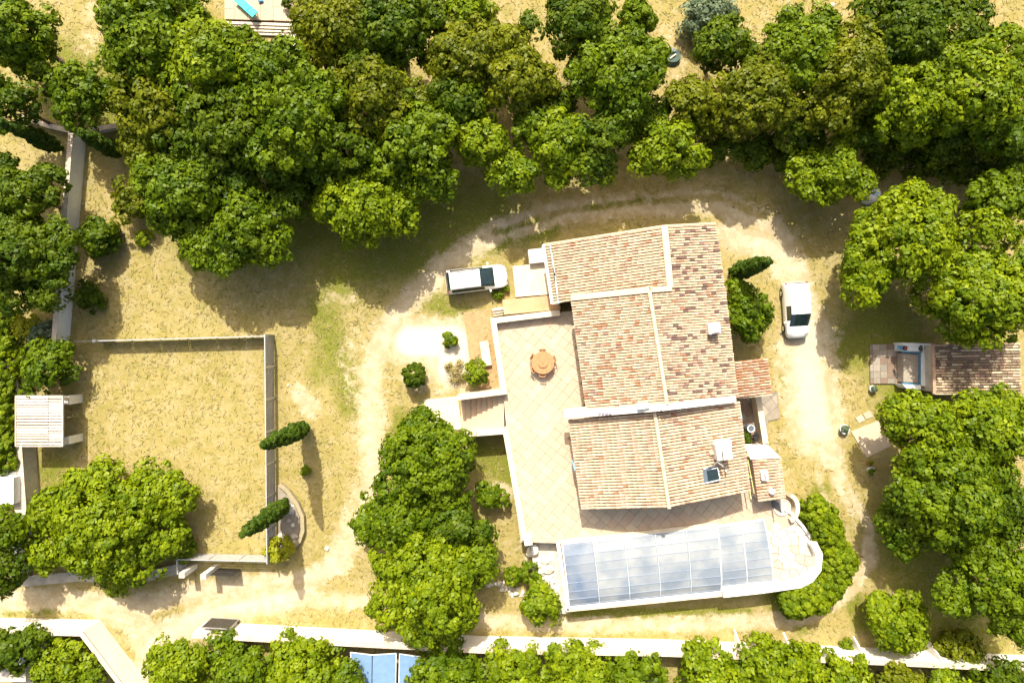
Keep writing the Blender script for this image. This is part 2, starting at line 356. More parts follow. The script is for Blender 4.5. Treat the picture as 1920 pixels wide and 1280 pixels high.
# hard areas where no grass grows (photo pixels)
NOGRASS = [[(790, 740), (870, 735), (870, 815), (790, 800)], [(918, 590), (1060, 575), (1060, 450), (1345, 415), (1450, 970), (1545, 1000), (1545, 1110), (1065, 1150), (985, 1020), (940, 810), (860, 815), (860, 740), (940, 740)],
           [(960, 490), (1040, 490), (1050, 590), (940, 595)], [(1625, 635), (1920, 635), (1920, 740), (1625, 735)], [(1595, 770), (1670, 770), (1670, 860), (1595, 860)], [(415, -20), (610, -20), (610, 100), (415, 60)], [(0, 1160), (200, 1160), (300, 1300), (0, 1300)]]
def blades(name, n, colname, keep, lmin, lmax, label):
    x = RNG.uniform(-60, 1980, n); y = RNG.uniform(-60, 1330, n)
    d = seg_field(x, y, TRACKS) - rut_field(x, y); gr = seg_field(x, y, GREENS)
    pat = np.sin(x / 31 + 2 * np.sin(y / 47)) * np.sin(y / 27 + 2 * np.sin(x / 53)) + .6 * np.sin(x / 9.7 + y / 13.1) * np.sin(y / 8.3 - x / 17)
    ok = keep(d, gr, np.clip(RNG.random(n) - .20 * pat, 0, 2))
    idx = [i for i in np.nonzero(ok)[0] if not any(inside((x[i], y[i]), q) for q in NOGRASS)]
    x = x[idx]; y = y[idx]; k = len(x)
    c = np.stack([(x - 960) / S, -(y - 640) / S, np.zeros(k)], -1)
    a = RNG.uniform(0, 2 * np.pi, k); L = RNG.uniform(lmin, lmax, k); w_ = RNG.uniform(.012, .028, k); hgt = RNG.uniform(.02, .09, k)
    d1 = np.stack([np.cos(a), np.sin(a), np.zeros(k)], -1); a2 = a + RNG.uniform(-.9, .9, k); d2 = np.stack([np.cos(a2), np.sin(a2), np.zeros(k)], -1)
    s1 = np.stack([-np.sin(a), np.cos(a), np.zeros(k)], -1) * w_[:, None]
    mid = c + d1 * (L * .5)[:, None]; mid[:, 2] = hgt; tip = mid + d2 * (L * .5)[:, None]; tip[:, 2] = hgt * RNG.uniform(.3, 1.2, k)
    V = np.stack([c - s1, c + s1, mid + s1, mid - s1, tip, tip], 1)[:, :5]
    V = V.reshape(-1, 3); b0 = np.arange(k) * 5
    q1 = np.stack([b0, b0 + 1, b0 + 2, b0 + 3], -1)
    t1 = np.stack([b0 + 3, b0 + 2, b0 + 4], -1)
    me = bpy.data.meshes.new(name); me.vertices.add(len(V)); me.vertices.foreach_set('co', V.astype(np.float32).ravel())
    lv = np.concatenate([q1.ravel(), t1.ravel()]); me.loops.add(len(lv)); me.loops.foreach_set('vertex_index', lv.astype(np.int32))
    me.polygons.add(2 * k); me.polygons.foreach_set('loop_start', np.concatenate([np.arange(k) * 4, 4 * k + np.arange(k) * 3]).astype(np.int32))
    me.materials.append(MATS[colname]); me.update(calc_edges=True)
    at = me.attributes.new('tint', 'FLOAT', 'POINT'); at.data.foreach_set('value', np.repeat(RNG.random(k), 5).astype(np.float32))
    o = bpy.data.objects.new(name, me); COL.objects.link(o); o['kind'] = 'stuff'; tag(o, label, 'grass')
blades('dry_grass', 60000, 'straw', lambda d, g, r: (d < .35 + .45 * r) & (r < .75), .18, .5, 'dry straw-coloured grass covering the paddock and verges')
blades('green_grass', 70000, 'grass_green', lambda d, g, r: (d < .45) & (r < .07 + g * .8), .12, .35, 'short olive green weeds growing through the dry grass')

# ------------------------------------------------------------------ foliage
def unit(v): return v / np.maximum(np.linalg.norm(v, axis=1, keepdims=True), 1e-9)
def leaf_mesh(name, lobes, m, parent, clump=.36, leaf=.135, dens=1.0, spike=0.0, zmin=.05, shape=None):
    """lobes: (x,y,z,rx,ry,rz); covers each lobe with clumps of leaf-sized diamonds"""
    C = []; N = []; LT = []
    for (x, y, z, rx, ry, rz) in lobes:
        ar = 2 * math.pi * ((rx * ry + rx * rz + ry * rz) / 3) * 1.25
        k = max(4, int(ar / (clump * clump * 1.45) * dens))
        v = RNG.normal(size=(k, 3)); v[:, 2] = np.abs(v[:, 2]) * RNG.choice([1, 1, 1, -.45], k); v = unit(v)
        rad = np.where(RNG.random(k) < .8, RNG.uniform(.80, 1.14, k), RNG.uniform(.45, .85, k))[:, None]
        LT.append(np.full(k, RNG.normal(0, .13)))
        C.append(np.array([x, y, z]) + v * rad * np.array([rx, ry, rz])); N.append(v)
    C = np.concatenate(C); N = np.concatenate(N); LT = np.concatenate(LT)
    if shape is None:                        # drop clumps buried deep in another lobe
        keep = np.ones(len(C), bool)
        for (x, y, z, rx, ry, rz) in lobes:
            q = ((C - np.array([x, y, z])) / np.array([rx, ry, rz])); keep &= (q ** 2).sum(1) > .36
        C, N, LT = C[keep], N[keep], LT[keep]
    cr = clump * RNG.uniform(.55, 1.45, len(C)); per = 50
    tint_c = np.clip(RNG.normal(.45, .22, len(C)) + LT, 0, 1)
    k = len(C) * per; ci = np.repeat(np.arange(len(C)), per)
    d = unit(RNG.normal(size=(k, 3)) + N[ci] * .9 + np.array([0, 0, .35]))
    rr = RNG.uniform(.72, 1.02, k) + spike * RNG.random(k) ** 3
    pos = C[ci] + d * (cr[ci] * rr)[:, None] * np.array([1, 1, .8])
    nrm = unit(d + RNG.normal(size=(k, 3)) * .26 + np.array([0, 0, .12]))
    t = unit(np.cross(nrm, RNG.normal(size=(k, 3)))); t = unit(t + d * .25); b = np.cross(nrm, t)
    s = leaf * RNG.uniform(.65, 1.3, k)[:, None]
    V = np.stack([pos - t * s, pos + b * s * .68 + nrm * s * .12, pos + t * s - nrm * s * .15, pos - b * s * .68 + nrm * s * .12], 1)
    V[..., 2] = np.maximum(V[..., 2], zmin)
    tint = np.clip(tint_c[ci] + RNG.normal(0, .14, k), 0, 1)
    F = np.arange(k * 4).reshape(k, 4)
    return raw_mesh(name, V.reshape(-1, 3), F, m, parent, np.repeat(tint, 4)), len(F)
LEAVES = 0
def tree(px, py, r, top, tone, label, kind='broadleaf_tree', group=None, lobes_px=None, clump=.46, leaf=.15, flat=.72, spike=.4, cat=None):
    """crown centred on photo pixel (px,py) at its own height; lobes_px: extra (px,py,r) parts of the crown"""
    global LEAVES
    if group == BG: top *= .92
    zc = max(.25, top - M_(r) * flat * (.9 if top > 3 else .75)); c = P(px, py, zc); R = M_(r, zc) * (1.0 if top > 3 else .97)
    root = thing(kind, label, cat or ('tree' if top > 3 else 'bush'), (c.x, c.y, 0), group)
    lob = []
    if R < .9: lob.append((c.x, c.y, zc, R * .85, R * .85, min(R * .8, zc)))
    else:
        lob.append((c.x, c.y, zc, R * .66, R * .66, R * flat * .95))
        n = int(6 + R * 2.4); an = random.uniform(0, math.pi); ax = random.uniform(.80, 1.0); ay = random.uniform(1.0, 1.15)
        for i in range(n):
            a = 2 * math.pi * (i * .618) + random.uniform(-.3, .3); rad = R * random.uniform(.40, .82) if i % 3 else R * random.uniform(.1, .4)
            lr = R * random.uniform(.20, .40); z = zc + R * flat * (random.uniform(.0, .6) if i % 3 else random.uniform(.4, .75)) - (.25 * R if rad > .6 * R else 0)
            u_, v_ = rad * math.cos(a) * ax, rad * math.sin(a) * ay
            lob.append((c.x + u_ * math.cos(an) - v_ * math.sin(an), c.y + u_ * math.sin(an) + v_ * math.cos(an), max(lr * .5, z), lr, lr, lr * .8))
    for (qx, qy, qr) in (lobes_px or []):
        z2 = max(.3, zc * random.uniform(.82, .98)); q = P(qx, qy, z2); r2 = M_(qr, z2)
        lob.append((q.x, q.y, z2, r2 * .9, r2 * .9, r2 * .75))
        if r2 > .8:
            for j in range(3):
                a = random.uniform(0, 6.28); lob.append((q.x + r2 * .5 * math.cos(a), q.y + r2 * .5 * math.sin(a), z2 + r2 * .3, r2 * .45, r2 * .45, r2 * .4))
    cl = clump if R > 1.2 else max(.07, min(clump * .55, R * .3)); lf = leaf if R > 1.2 else max(.05, min(leaf * .66, R * .12)); spike = spike if R > 1.2 else min(spike, .3 if spike < .6 else 2)
    cr, nl = leaf_mesh('crown' if top > 3 else 'foliage', lob, 'leaf_' + tone, root, cl, lf, spike=spike); LEAVES += nl
    g = G(); tr = max(.04, min(.26, R * .07))
    bx, by = c.x + random.uniform(-.1, .1), c.y + random.uniform(-.1, .1)
    g.tube([(bx, by, -.05), (bx + tr * .6, by, zc * .35), (c.x, c.y, zc * .7), (c.x, c.y, zc + R * .2)], [tr * 1.25, tr, tr * .8, tr * .3], 8)
    if R > 1:
        for L in lob[1:8]:
            g.tube([(c.x, c.y, zc * .5), ((c.x + L[0]) / 2, (c.y + L[1]) / 2, (zc * .6 + L[2]) / 2 + .1), (L[0], L[1], L[2])], [tr * .55, tr * .38, tr * .15], 6)
    obj('trunk' if top > 3 else 'stem', g, 'bark', root, smooth=True)
    return root
def cypress(tipx, tipy, basex, basey, label, wid=.62, z0=.3):
    global LEAVES
    z = 50 * (1 - math.hypot(basex - 960, basey - 640) / math.hypot(tipx - 960, tipy - 640)); c = P(basex, basey, 0)
    root = thing('cypress_tree', label, 'cypress', (c.x, c.y, 0), 'narrow cypress trees')
    lob = []; n = 16
    for i in range(n):
        t = i / (n - 1); r = wid * min(1, (t + .10) / .38) ** .6 * (1.02 - t) ** .5 * 1.15 * random.uniform(.92, 1.1) + .03
        lob.append((c.x + random.uniform(-.06, .06), c.y + random.uniform(-.06, .06), z0 + .4 + t * (z - .7), r, r, (z / n) * 1.1))
    cr, nl = leaf_mesh('crown', lob, 'leaf_cypress', root, .17, .085, dens=1.1, shape=1); LEAVES += nl
    obj('trunk', G().tube([(c.x, c.y, -.05), (c.x, c.y, z * .5), (c.x, c.y, z * .92)], [.13, .09, .02], 7), 'bark', root, smooth=True)
def hedge(pts, r, top, tone, label, group=None, name='hedge', clump=.22, leaf=.10, step=.7):
    global LEAVES
    w_ = [P(x, y, top * .6) for x, y in pts]; root = thing(name, label, 'hedge', (w_[0].x, w_[0].y, 0), group); lob = []
    R = M_(r, top)
    for a, b in zip(w_[:-1], w_[1:]):
        n = max(1, int((b - a).length / (R * step)))
        for i in range(n + 1):
            q = a.lerp(b, i / n); k = random.uniform(.85, 1.12)
            lob.append((q.x + random.uniform(-.12, .12), q.y + random.uniform(-.12, .12), top * .55, R * k, R * k, top * .45 * k))
    cr, nl = leaf_mesh('foliage', lob, 'leaf_' + tone, root, clump, leaf, dens=.8, shape=1 if step > 1.2 else None); LEAVES += nl
    for q in w_: obj('stem', G().tube([(q.x, q.y, -.05), (q.x + .05, q.y, top * .6)], [.07, .03], 6), 'bark', root)
BG = 'trees of the grove north of the driveway'
# north-western grove
tree(30, 60, 75, 6.5, 'mid', 'leafy green tree in the upper left corner of the photo', lobes_px=[(60, 110, 35)])
tree(38, 104, 34, 3.6, 'yellow', 'small bright yellow-green tree at the upper left edge', clump=.3)
tree(162, 172, 62, 5.2, 'mid', 'lone rounded tree just above the curved wall at upper left', lobes_px=[(120, 165, 30)])
tree(10, 190, 44, 6, 'deep', 'dark tree at the left edge below the yellow-green one', lobes_px=[(45, 205, 22)])
tree(290, 70, 98, 9, 'mid', 'large tree left of the neighbouring deck', group=BG, lobes_px=[(235, 40, 40), (330, 15, 60)])
tree(400, 120, 88, 9.5, 'lime', 'broad light green tree directly below the left part of the deck', group=BG, lobes_px=[(368, 70, 38), (350, 150, 50)])
tree(520, 150, 86, 9.5, 'mid', 'tall round-clumped tree directly below the deck with the turquoise lounger', group=BG, lobes_px=[(595, 180, 38), (455, 105, 34)])
tree(300, 215, 82, 8, 'olive', 'yellowish tree on the left rim of the grove beside the cypress', group=BG, lobes_px=[(255, 180, 35), (270, 280, 35)])
tree(430, 245, 92, 8.5, 'deep', 'dark tree in the middle of the north-west grove', group=BG, lobes_px=[(350, 260, 50)])
tree(560, 235, 84, 10, 'mid', 'bright topped tree on the right flank of the north-west grove', group=BG, lobes_px=[(600, 190, 40), (510, 290, 40)])
tree(350, 365, 78, 7.5, 'mid', 'spreading tree on the lower left rim of the grove', group=BG, lobes_px=[(300, 330, 40), (400, 330, 50), (320, 410, 30)])
tree(545, 365, 58, 5.6, 'deep', 'shaded tree in the lower middle of the north-west grove', group=BG, lobes_px=[(590, 330, 34)])
tree(440, 345, 52, 6.2, 'deep', 'dark round tree behind the spreading one on the grove rim', group=BG)
tree(745, 335, 46, 5.6, 'deep', 'low dark tree tucked behind the bright one at the grove foot', group=BG)
tree(470, 430, 68, 6.8, 'mid', 'tree at the bottom tip of the grove above the paddock', group=BG, lobes_px=[(510, 460, 32), (380, 460, 38), (430, 480, 30)])
tree(252, 378, 36, 2.2, 'olive', 'low olive bush beside the grove and the long white wall', kind='shrub')
tree(190, 446, 39, 2.0, 'deep', 'clipped oval dark green bush beside the long white wall', kind='shrub', clump=.3)
tree(270, 447, 15, .7, 'lime', 'tiny green plant on dry grass right of the oval bush', kind='shrub')
tree(172, 557, 27, 1.2, 'deep', 'small dark bush at the foot of the long white wall', kind='shrub')
# left edge
tree(45, 480, 82, 6.5, 'deep', 'big dark tree overhanging the long white wall at the left edge', lobes_px=[(105, 480, 36), (100, 540, 34), (20, 550, 40), (30, 420, 40)])
tree(45, 370, 52, 5, 'deep', 'dark thin tree at the left edge above the big dark one', lobes_px=[(90, 345, 28)])
tree(10, 315, 30, 4, 'deep', 'small dark tree cut by the left edge of the photo')
tree(52, 612, 24, 1.8, 'yellow', 'yellow flowering shrub at the lower end of the long white wall', kind='shrub')
tree(78, 622, 24, 1.6, 'grey', 'spiky grey-green plant beside the yellow flowering shrub', kind='shrub', spike=.9)
tree(92, 692, 44, 2.8, 'mid', 'dense green shrub between white wall and slatted shed', kind='shrub', lobes_px=[(70, 730, 16), (110, 665, 24)])
hedge([(12, 600), (12, 700), (12, 800), (12, 865)], 20, 2.4, 'lime', 'tall bright green hedge along the left edge of the photo')
tree(15, 985, 42, 4.5, 'mid', 'green tree at the left edge below the neighbouring white roof')
tree(10, 1070, 46, 4.5, 'deep', 'dark tree at the left edge beside the driveway')
# north-centre of grove
tree(640, 60, 88, 8, 'olive', 'olive green tree right of the deck steps', group=BG, lobes_px=[(600, 110, 35), (700, 20, 45)])
tree(735, 55, 84, 8.5, 'deep', 'dark tree with round leaf buds at the top edge', group=BG, lobes_px=[(690, 100, 42), (800, 30, 35)])
tree(700, 185, 86, 8.5, 'olive', 'olive toned tree between the deck steps and the bud-like dark tree', group=BG, lobes_px=[(650, 150, 40), (760, 200, 50)])
tree(640, 290, 78, 7.5, 'deep', 'dark tree in the shaded heart of the grove', group=BG, lobes_px=[(700, 300, 45)])
tree(790, 255, 78, 8, 'mid', 'dense tree in the centre of the grove above the white van', group=BG, lobes_px=[(840, 200, 40), (740, 300, 40)])
tree(680, 390, 76, 6.8, 'lime', 'bright tree overhanging the shaded grass at the grove foot', group=BG, lobes_px=[(620, 380, 36), (740, 400, 38)])
tree(812, 335, 42, 6.5, 'mid', 'small round-crowned tree at the grove foot above the driveway bend', group=BG)
tree(890, 110, 76, 8, 'olive', 'light olive tree right of the bud-like dark tree', group=BG, lobes_px=[(930, 80, 36), (850, 60, 30)])
tree(960, 150, 74, 8, 'olive', 'feathery yellowish tree left of the dark tree with the side branch', group=BG, lobes_px=[(1010, 160, 30)])
tree(905, 265, 52, 6.6, 'lime', 'small light green tree standing high above the driveway', group=BG)
tree(960, 325, 42, 6, 'lime', 'small light green tree at the driveway edge', group=BG)
tree(880, 20, 40, 6.5, 'lime', 'small pale tree touching the top edge', group=BG)
tree(860, 190, 50, 7.2, 'deep', 'shaded tree behind the light olive tree', group=BG)
tree(1082, 55, 68, 6.8, 'deep', 'dark green tree with one branch reaching left over bare ground', lobes_px=[(1000, 48, 18), (1110, 20, 38)])
tree(1191, 36, 37, 2.6, 'mid', 'ball-shaped clipped bush near the top edge', kind='shrub', clump=.28, flat=.9)
tree(1155, 145, 88, 8, 'mid', 'big bright tree beside the dark green parasol cover', group=BG, lobes_px=[(1200, 110, 40), (1085, 150, 30)])
tree(1050, 265, 58, 6.8, 'lime', 'yellow-green tree above the left end of the house roof', group=BG, lobes_px=[(1040, 320, 26), (1085, 300, 25)])
tree(1130, 262, 60, 6.5, 'deep', 'dark dense tree above the driveway north of the house', group=BG, lobes_px=[(1120, 320, 28)])
tree(832, 112, 44, 6.2, 'olive', 'small olive tree between the bud-like dark tree and the light olive tree', group=BG)
tree(1045, 192, 34, 4.8, 'deep', 'small dark tree in the gap left of the big bright tree', group=BG)
tree(1216, 224, 40, 5.2, 'mid', 'small tree between the big bright tree and the leaning one', group=BG)
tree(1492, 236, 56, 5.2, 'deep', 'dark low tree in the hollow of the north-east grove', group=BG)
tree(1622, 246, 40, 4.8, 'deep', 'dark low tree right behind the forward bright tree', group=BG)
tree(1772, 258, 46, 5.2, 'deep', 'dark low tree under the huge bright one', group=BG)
tree(1000, 240, 40, 6, 'mid', 'small shaded tree between the feathery and the yellow-green trees', group=BG)
tree(1255, 275, 56, 6.2, 'lime', 'bright tree leaning over the driveway above the house ridge', group=BG, lobes_px=[(1205, 300, 24), (1290, 300, 26)])
tree(1292, 195, 52, 6, 'olive', 'thin olive tree right of the big bright tree', group=BG, lobes_px=[(1320, 230, 24)])
tree(1330, 30, 48, 2.2, 'grey', 'grey-green garden shrub at the top edge', kind='shrub', lobes_px=[(1360, 40, 22), (1310, 50, 22)])
tree(1352, 92, 54, 5, 'deep', 'small dark tree under the grey-green garden shrub', lobes_px=[(1400, 110, 26)])
tree(1418, 185, 76, 8, 'olive', 'olive brown tree left of centre in the north-east grove', group=BG, lobes_px=[(1380, 220, 36), (1450, 130, 40)])
tree(1505, 112, 78, 8, 'mid', 'green tree on the upper rim of the north-east grove', group=BG, lobes_px=[(1480, 60, 32), (1540, 60, 35)])
tree(1580, 150, 86, 8.6, 'olive', 'tall tree crowning the middle of the north-east grove', group=BG, lobes_px=[(1600, 100, 45), (1560, 210, 38)])
tree(1690, 60, 84, 8.5, 'deep', 'wide dark tree at the top edge on the right', group=BG, lobes_px=[(1790, 40, 55), (1640, 30, 35), (1740, 100, 45)])
tree(1690, 180, 80, 8, 'lime', 'bright tree between the tall middle tree and the right edge', group=BG, lobes_px=[(1640, 160, 38), (1700, 240, 38)])
tree(1810, 165, 98, 9, 'lime', 'huge bright tree in the upper right', group=BG, lobes_px=[(1880, 110, 55), (1760, 210, 45)])
tree(1885, 235, 68, 7.5, 'mid', 'tree at the right edge below the huge bright one', group=BG, lobes_px=[(1840, 240, 40)])
tree(1558, 325, 62, 5.0, 'lime', 'bright tree standing forward over the top of the driveway', lobes_px=[(1570, 255, 38), (1510, 330, 32), (1600, 350, 28)])
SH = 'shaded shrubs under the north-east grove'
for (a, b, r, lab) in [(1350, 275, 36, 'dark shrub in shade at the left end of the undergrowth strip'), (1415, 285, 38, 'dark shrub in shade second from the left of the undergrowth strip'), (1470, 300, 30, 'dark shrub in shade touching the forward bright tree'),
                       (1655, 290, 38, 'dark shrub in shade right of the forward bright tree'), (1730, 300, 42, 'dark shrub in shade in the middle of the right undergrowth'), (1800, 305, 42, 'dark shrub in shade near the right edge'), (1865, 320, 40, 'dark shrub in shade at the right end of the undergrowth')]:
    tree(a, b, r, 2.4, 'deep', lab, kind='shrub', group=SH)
# east side
tree(1692, 455, 92, 7.5, 'lime', 'big bright tree beside the white water tank', lobes_px=[(1625, 500, 46), (1700, 385, 36), (1745, 410, 45), (1640, 430, 40), (1610, 540, 32)])
tree(1835, 555, 92, 7.5, 'lime', 'big bright tree overhanging the tiled garden kitchen roof', lobes_px=[(1760, 540, 50), (1850, 450, 52), (1800, 598, 38), (1900, 500, 35)])
tree(1868, 370, 56, 6, 'mid', 'medium green tree at the right edge above the big bright ones', lobes_px=[(1830, 385, 24)])
tree(1905, 300, 30, 5, 'deep', 'small dark tree cut by the right edge')
tree(1730, 802, 70, 6.8, 'lime', 'light green tree just below the tiled garden kitchen', lobes_px=[(1690, 778, 32), (1722, 872, 44)])
tree(1842, 805, 88, 7, 'lime', 'wide light green tree near the right edge below the garden kitchen', lobes_px=[(1800, 778, 34), (1890, 778, 30)])
tree(1790, 930, 94, 8, 'mid', 'large tree in the middle of the eastern tree mass', lobes_px=[(1720, 920, 50), (1840, 880, 50)])
tree(1700, 985, 52, 4.8, 'mid', 'lower tree bulging towards the eastern bend of the track', lobes_px=[(1670, 970, 24)])
tree(1885, 955, 62, 6.5, 'deep', 'dark tree at the right edge in the eastern tree mass')
tree(1860, 1075, 88, 7, 'mid', 'bushy tree at the lower end of the eastern tree mass', lobes_px=[(1790, 1110, 38), (1830, 1020, 45), (1900, 1150, 45)])
tree(1681, 1162, 56, 3.4, 'lime', 'single bright round tree at the lower right beside the white wall', lobes_px=[(1650, 1140, 24), (1700, 1195, 26)])
tree(1797, 1214, 36, 1.6, 'olive', 'spiky olive bush on the white wall at lower right', kind='shrub', spike=.8)
tree(1588, 1208, 12, .6, 'lime', 'tiny lime tuft on top of the southern wall foot', kind='shrub')
# by the house
tree(1400, 585, 47, 3.6, 'mid', 'round tree squeezed between the house and the white hatchback', lobes_px=[(1385, 550, 22), (1410, 610, 26)])
hedge([(1530, 962), (1553, 1000), (1570, 1048), (1560, 1088), (1528, 1114), (1484, 1130)], 27, 2.6, 'lime', 'thick curved hedge wrapping the pool terrace', step=.5)
tree(524, 1030, 24, 1.5, 'yellow', 'yellow-green leafy shrub at the corner of the metal fence', kind='shrub', leaf=.22)
tree(573, 882, 9, .6, 'lime', 'tiny green plant in the shadow of the upper cypress', kind='shrub', leaf=.12)
# centre
tree(800, 862, 84, 6, 'mid', 'northern tree of the clump left of the terrace', lobes_px=[(795, 810, 38), (850, 850, 38), (750, 900, 42), (840, 920, 40)])
tree(745, 975, 66, 5, 'mid', 'middle tree of the clump bulging left over the track', lobes_px=[(700, 985, 34), (780, 950, 34)])
tree(815, 1090, 98, 6, 'lime', 'southern tree of the clump touching the white wall', lobes_px=[(740, 1130, 46), (880, 1050, 48), (790, 1170, 36), (850, 1140, 42), (740, 1040, 40)])
tree(850, 980, 56, 5, 'deep', 'dark tree filling the right side of the central clump', lobes_px=[(890, 1000, 26)])
tree(918, 930, 26, 1.8, 'mid', 'small shrub leaning on the terrace wall', kind='shrub', lobes_px=[(940, 935, 14)])
tree(1014, 1128, 38, 2.4, 'lime', 'olive and rust shrub at the left corner of the pool', kind='shrub', lobes_px=[(1000, 1100, 18), (1030, 1140, 18)])
tree(993, 1072, 19, 1.2, 'mid', 'round green plant above the olive shrub by the pool', kind='shrub')
tree(962, 1078, 17, 1.0, 'lime', 'light green plant left of the round plant by the pool', kind='shrub')
tree(843, 636, 15, .8, 'lime', 'small green shrub alone on the white gravel', kind='shrub')
tree(777, 704, 23, 1.8, 'deep', 'dark ball-shaped shrub at the edge of the gravel bed', kind='shrub', clump=.24, flat=.9)
tree(894, 698, 22, 1.8, 'lime', 'bright green shrub in the corner of the terrace wall', kind='shrub')
tree(856, 695, 19, .6, 'dry', 'dry straw-coloured ornamental grass clump in the gravel bed', kind='ornamental_grass', spike=1.2, leaf=.1)
tree(950, 540, 7, .35, 'lime', 'tiny green tuft between white van and porch', kind='shrub')
tree(934, 552, 9, .35, 'grass' if False else 'lime', 'small weed tuft at the steps below the porch', kind='shrub')
# south row outside the wall
SR = 'trees in a row behind the southern wall'
for (a, b, r, tn, lab, lp) in [(345, 1240, 56, 'lime', 'leftmost tree behind the southern wall beside the gate', [(320, 1260, 34)]), (455, 1245, 62, 'mid', 'second tree from the left behind the southern wall', [(420, 1215, 26)]), (570, 1242, 62, 'lime', 'tree left of the blue panels behind the southern wall', [(540, 1215, 28), (620, 1250, 34)]),
                               (655, 1262, 34, 'mid', 'narrow tree touching the blue panels on their left', None), (845, 1258, 66, 'mid', 'tree right of the blue panels behind the southern wall', [(800, 1265, 28)]), (965, 1258, 60, 'lime', 'tree below the left pool corner behind the southern wall', [(930, 1250, 28)]),
                               (1085, 1262, 62, 'lime', 'tree below the middle of the pool behind the southern wall', [(1070, 1222, 20)]), (1200, 1262, 60, 'mid', 'tree below the right pool half behind the southern wall', None), (1330, 1255, 64, 'lime', 'clover-leaved tree below the right pool corner behind the wall', [(1300, 1225, 22)]),
                               (1455, 1250, 68, 'lime', 'broad tree behind the wall below the curved hedge', [(1420, 1215, 26), (1500, 1235, 30)]), (1570, 1262, 60, 'lime', 'tree behind the wall below the tiny lime tuft', None), (1680, 1280, 52, 'olive', 'olive tree behind the wall below the single bright round tree', None),
                               (1770, 1285, 50, 'lime', 'tree behind the wall below the spiky olive bush', None), (1870, 1290, 56, 'deep', 'dark tree at the lower right corner', None)]:
    tree(a, b + 9, r, 3.6, tn, lab, group=SR, lobes_px=lp)
tree(130, 1245, 50, 3.2, 'lime', 'leafy tree inside the bend of the lower left wall', lobes_px=[(100, 1265, 26)])
tree(25, 1215, 48, 3.2, 'deep', 'dark tree behind the lower left wall at the photo edge', lobes_px=[(70, 1205, 28)])
tree(176, 1272, 28, 3.2, 'mid', 'small tree behind the diagonal part of the lower left wall')
# paddock tree
tree(215, 985, 120, 5.6, 'lime', 'large solitary tree inside the fenced paddock', lobes_px=[(120, 960, 50), (290, 920, 52), (330, 930, 32), (110, 1020, 46), (260, 1040, 48), (170, 920, 42), (300, 990, 48)])
tree(348, 1030, 24, 1.2, 'mid', 'small shrub at the right foot of the solitary paddock tree', kind='shrub')
# cypresses
cypress(495, 831, 575, 800, 'cypress beside the middle of the metal fence with a long shadow', .46)
cypress(455, 990, 540, 941, 'cypress leaning over the fence above the round stone basin', .46)
cypress(1436, 484, 1372, 512, 'short cypress at the north-east corner of the house', .46)
cypress(157, 250, 236, 291, 'cypress beside the top end of the long white wall', .46)
cypress(5, 236, 118, 280, 'cypress at the left edge pointing out of the photo', .46)
print('LEAVES', LEAVES)

# ------------------------------------------------------------------ boundary walls
def straight_wall(name, label, pxs, half, h, m, cap='cap_stone', cat='wall', capw=.04, group=None, inward=0):
    pts = [P(x, y, 0) for x, y in pxs]
    if inward:                       # shift the axis so that the visible face stands on the traced foot line
        L, R = offset_line(pts, abs(inward)); pts = [Vector((q.x, q.y, 0)) for q in (L if inward > 0 else R)]
    root = thing(name, label, cat, pts[0], group)
    obj('wall_body', wall_geo(pts, half, -.1, h), m, root)
    L, R = offset_line(pts, half + capw); n = len(pts)
    for i in range(n - 1):           # coping stones, one object each
        a = (Vector(L[i]) + Vector(R[i])) / 2; b = (Vector(L[i + 1]) + Vector(R[i + 1])) / 2
        ln = (b - a).length; k = max(1, int(ln / 1.2))
        for j in range(k):
            t0 = j / k + .006 / ln * (1 if j else 0); t1 = (j + 1) / k - .006 / ln * (1 if j < k - 1 else 0)
            q = [Vector(L[i]).lerp(Vector(L[i + 1]), t0), Vector(L[i]).lerp(Vector(L[i + 1]), t1), Vector(R[i]).lerp(Vector(R[i + 1]), t1), Vector(R[i]).lerp(Vector(R[i + 1]), t0)]
            obj('coping_stone', G().prism([tuple(p) for p in q], h + .002, h + .05 + random.uniform(0, .008)), cap, root)
    return root
straight_wall('boundary_wall', 'long straight white wall along the left side above the paddock', [(163, 250), (131, 641)], .14, 1.5, 'wall_shade_white', inward=-.15)
straight_wall('boundary_wall', 'low curved wall with pale coping at the upper left', [(50, 224), (95, 239), (138, 249), (190, 247), (234, 239)], .13, .55, 'concrete')
straight_wall('boundary_wall', 'bright white wall running along the whole southern side', [(385, 1164), (900, 1191), (1240, 1197), (1640, 1213), (1935, 1228)], .13, 2.1, 'white_paint', inward=-.14)
straight_wall('boundary_wall', 'white wall with a bend at the lower left', [(-40, 1156), (188, 1161), (300, 1308)], .13, 2.05, 'white_paint', inward=-.14)
w1 = straight_wall('boundary_wall', 'thick weathered concrete wall left of the paddock shed', [(54, 648), (77, 960)], .40, 1.45, 'concrete', inward=-.41)
straight_wall('boundary_wall', 'pale wall left of the big paddock tree', [(62, 966), (54, 1082)], .17, 1.3, 'wall_shade_white', cap='wall_shade_white', inward=-.18)
straight_wall('retaining_wall', 'low pale concrete ledge below the big paddock tree', [(45, 1088), (150, 1078), (250, 1084), (338, 1064)], .33, .18, 'concrete', cap='concrete')
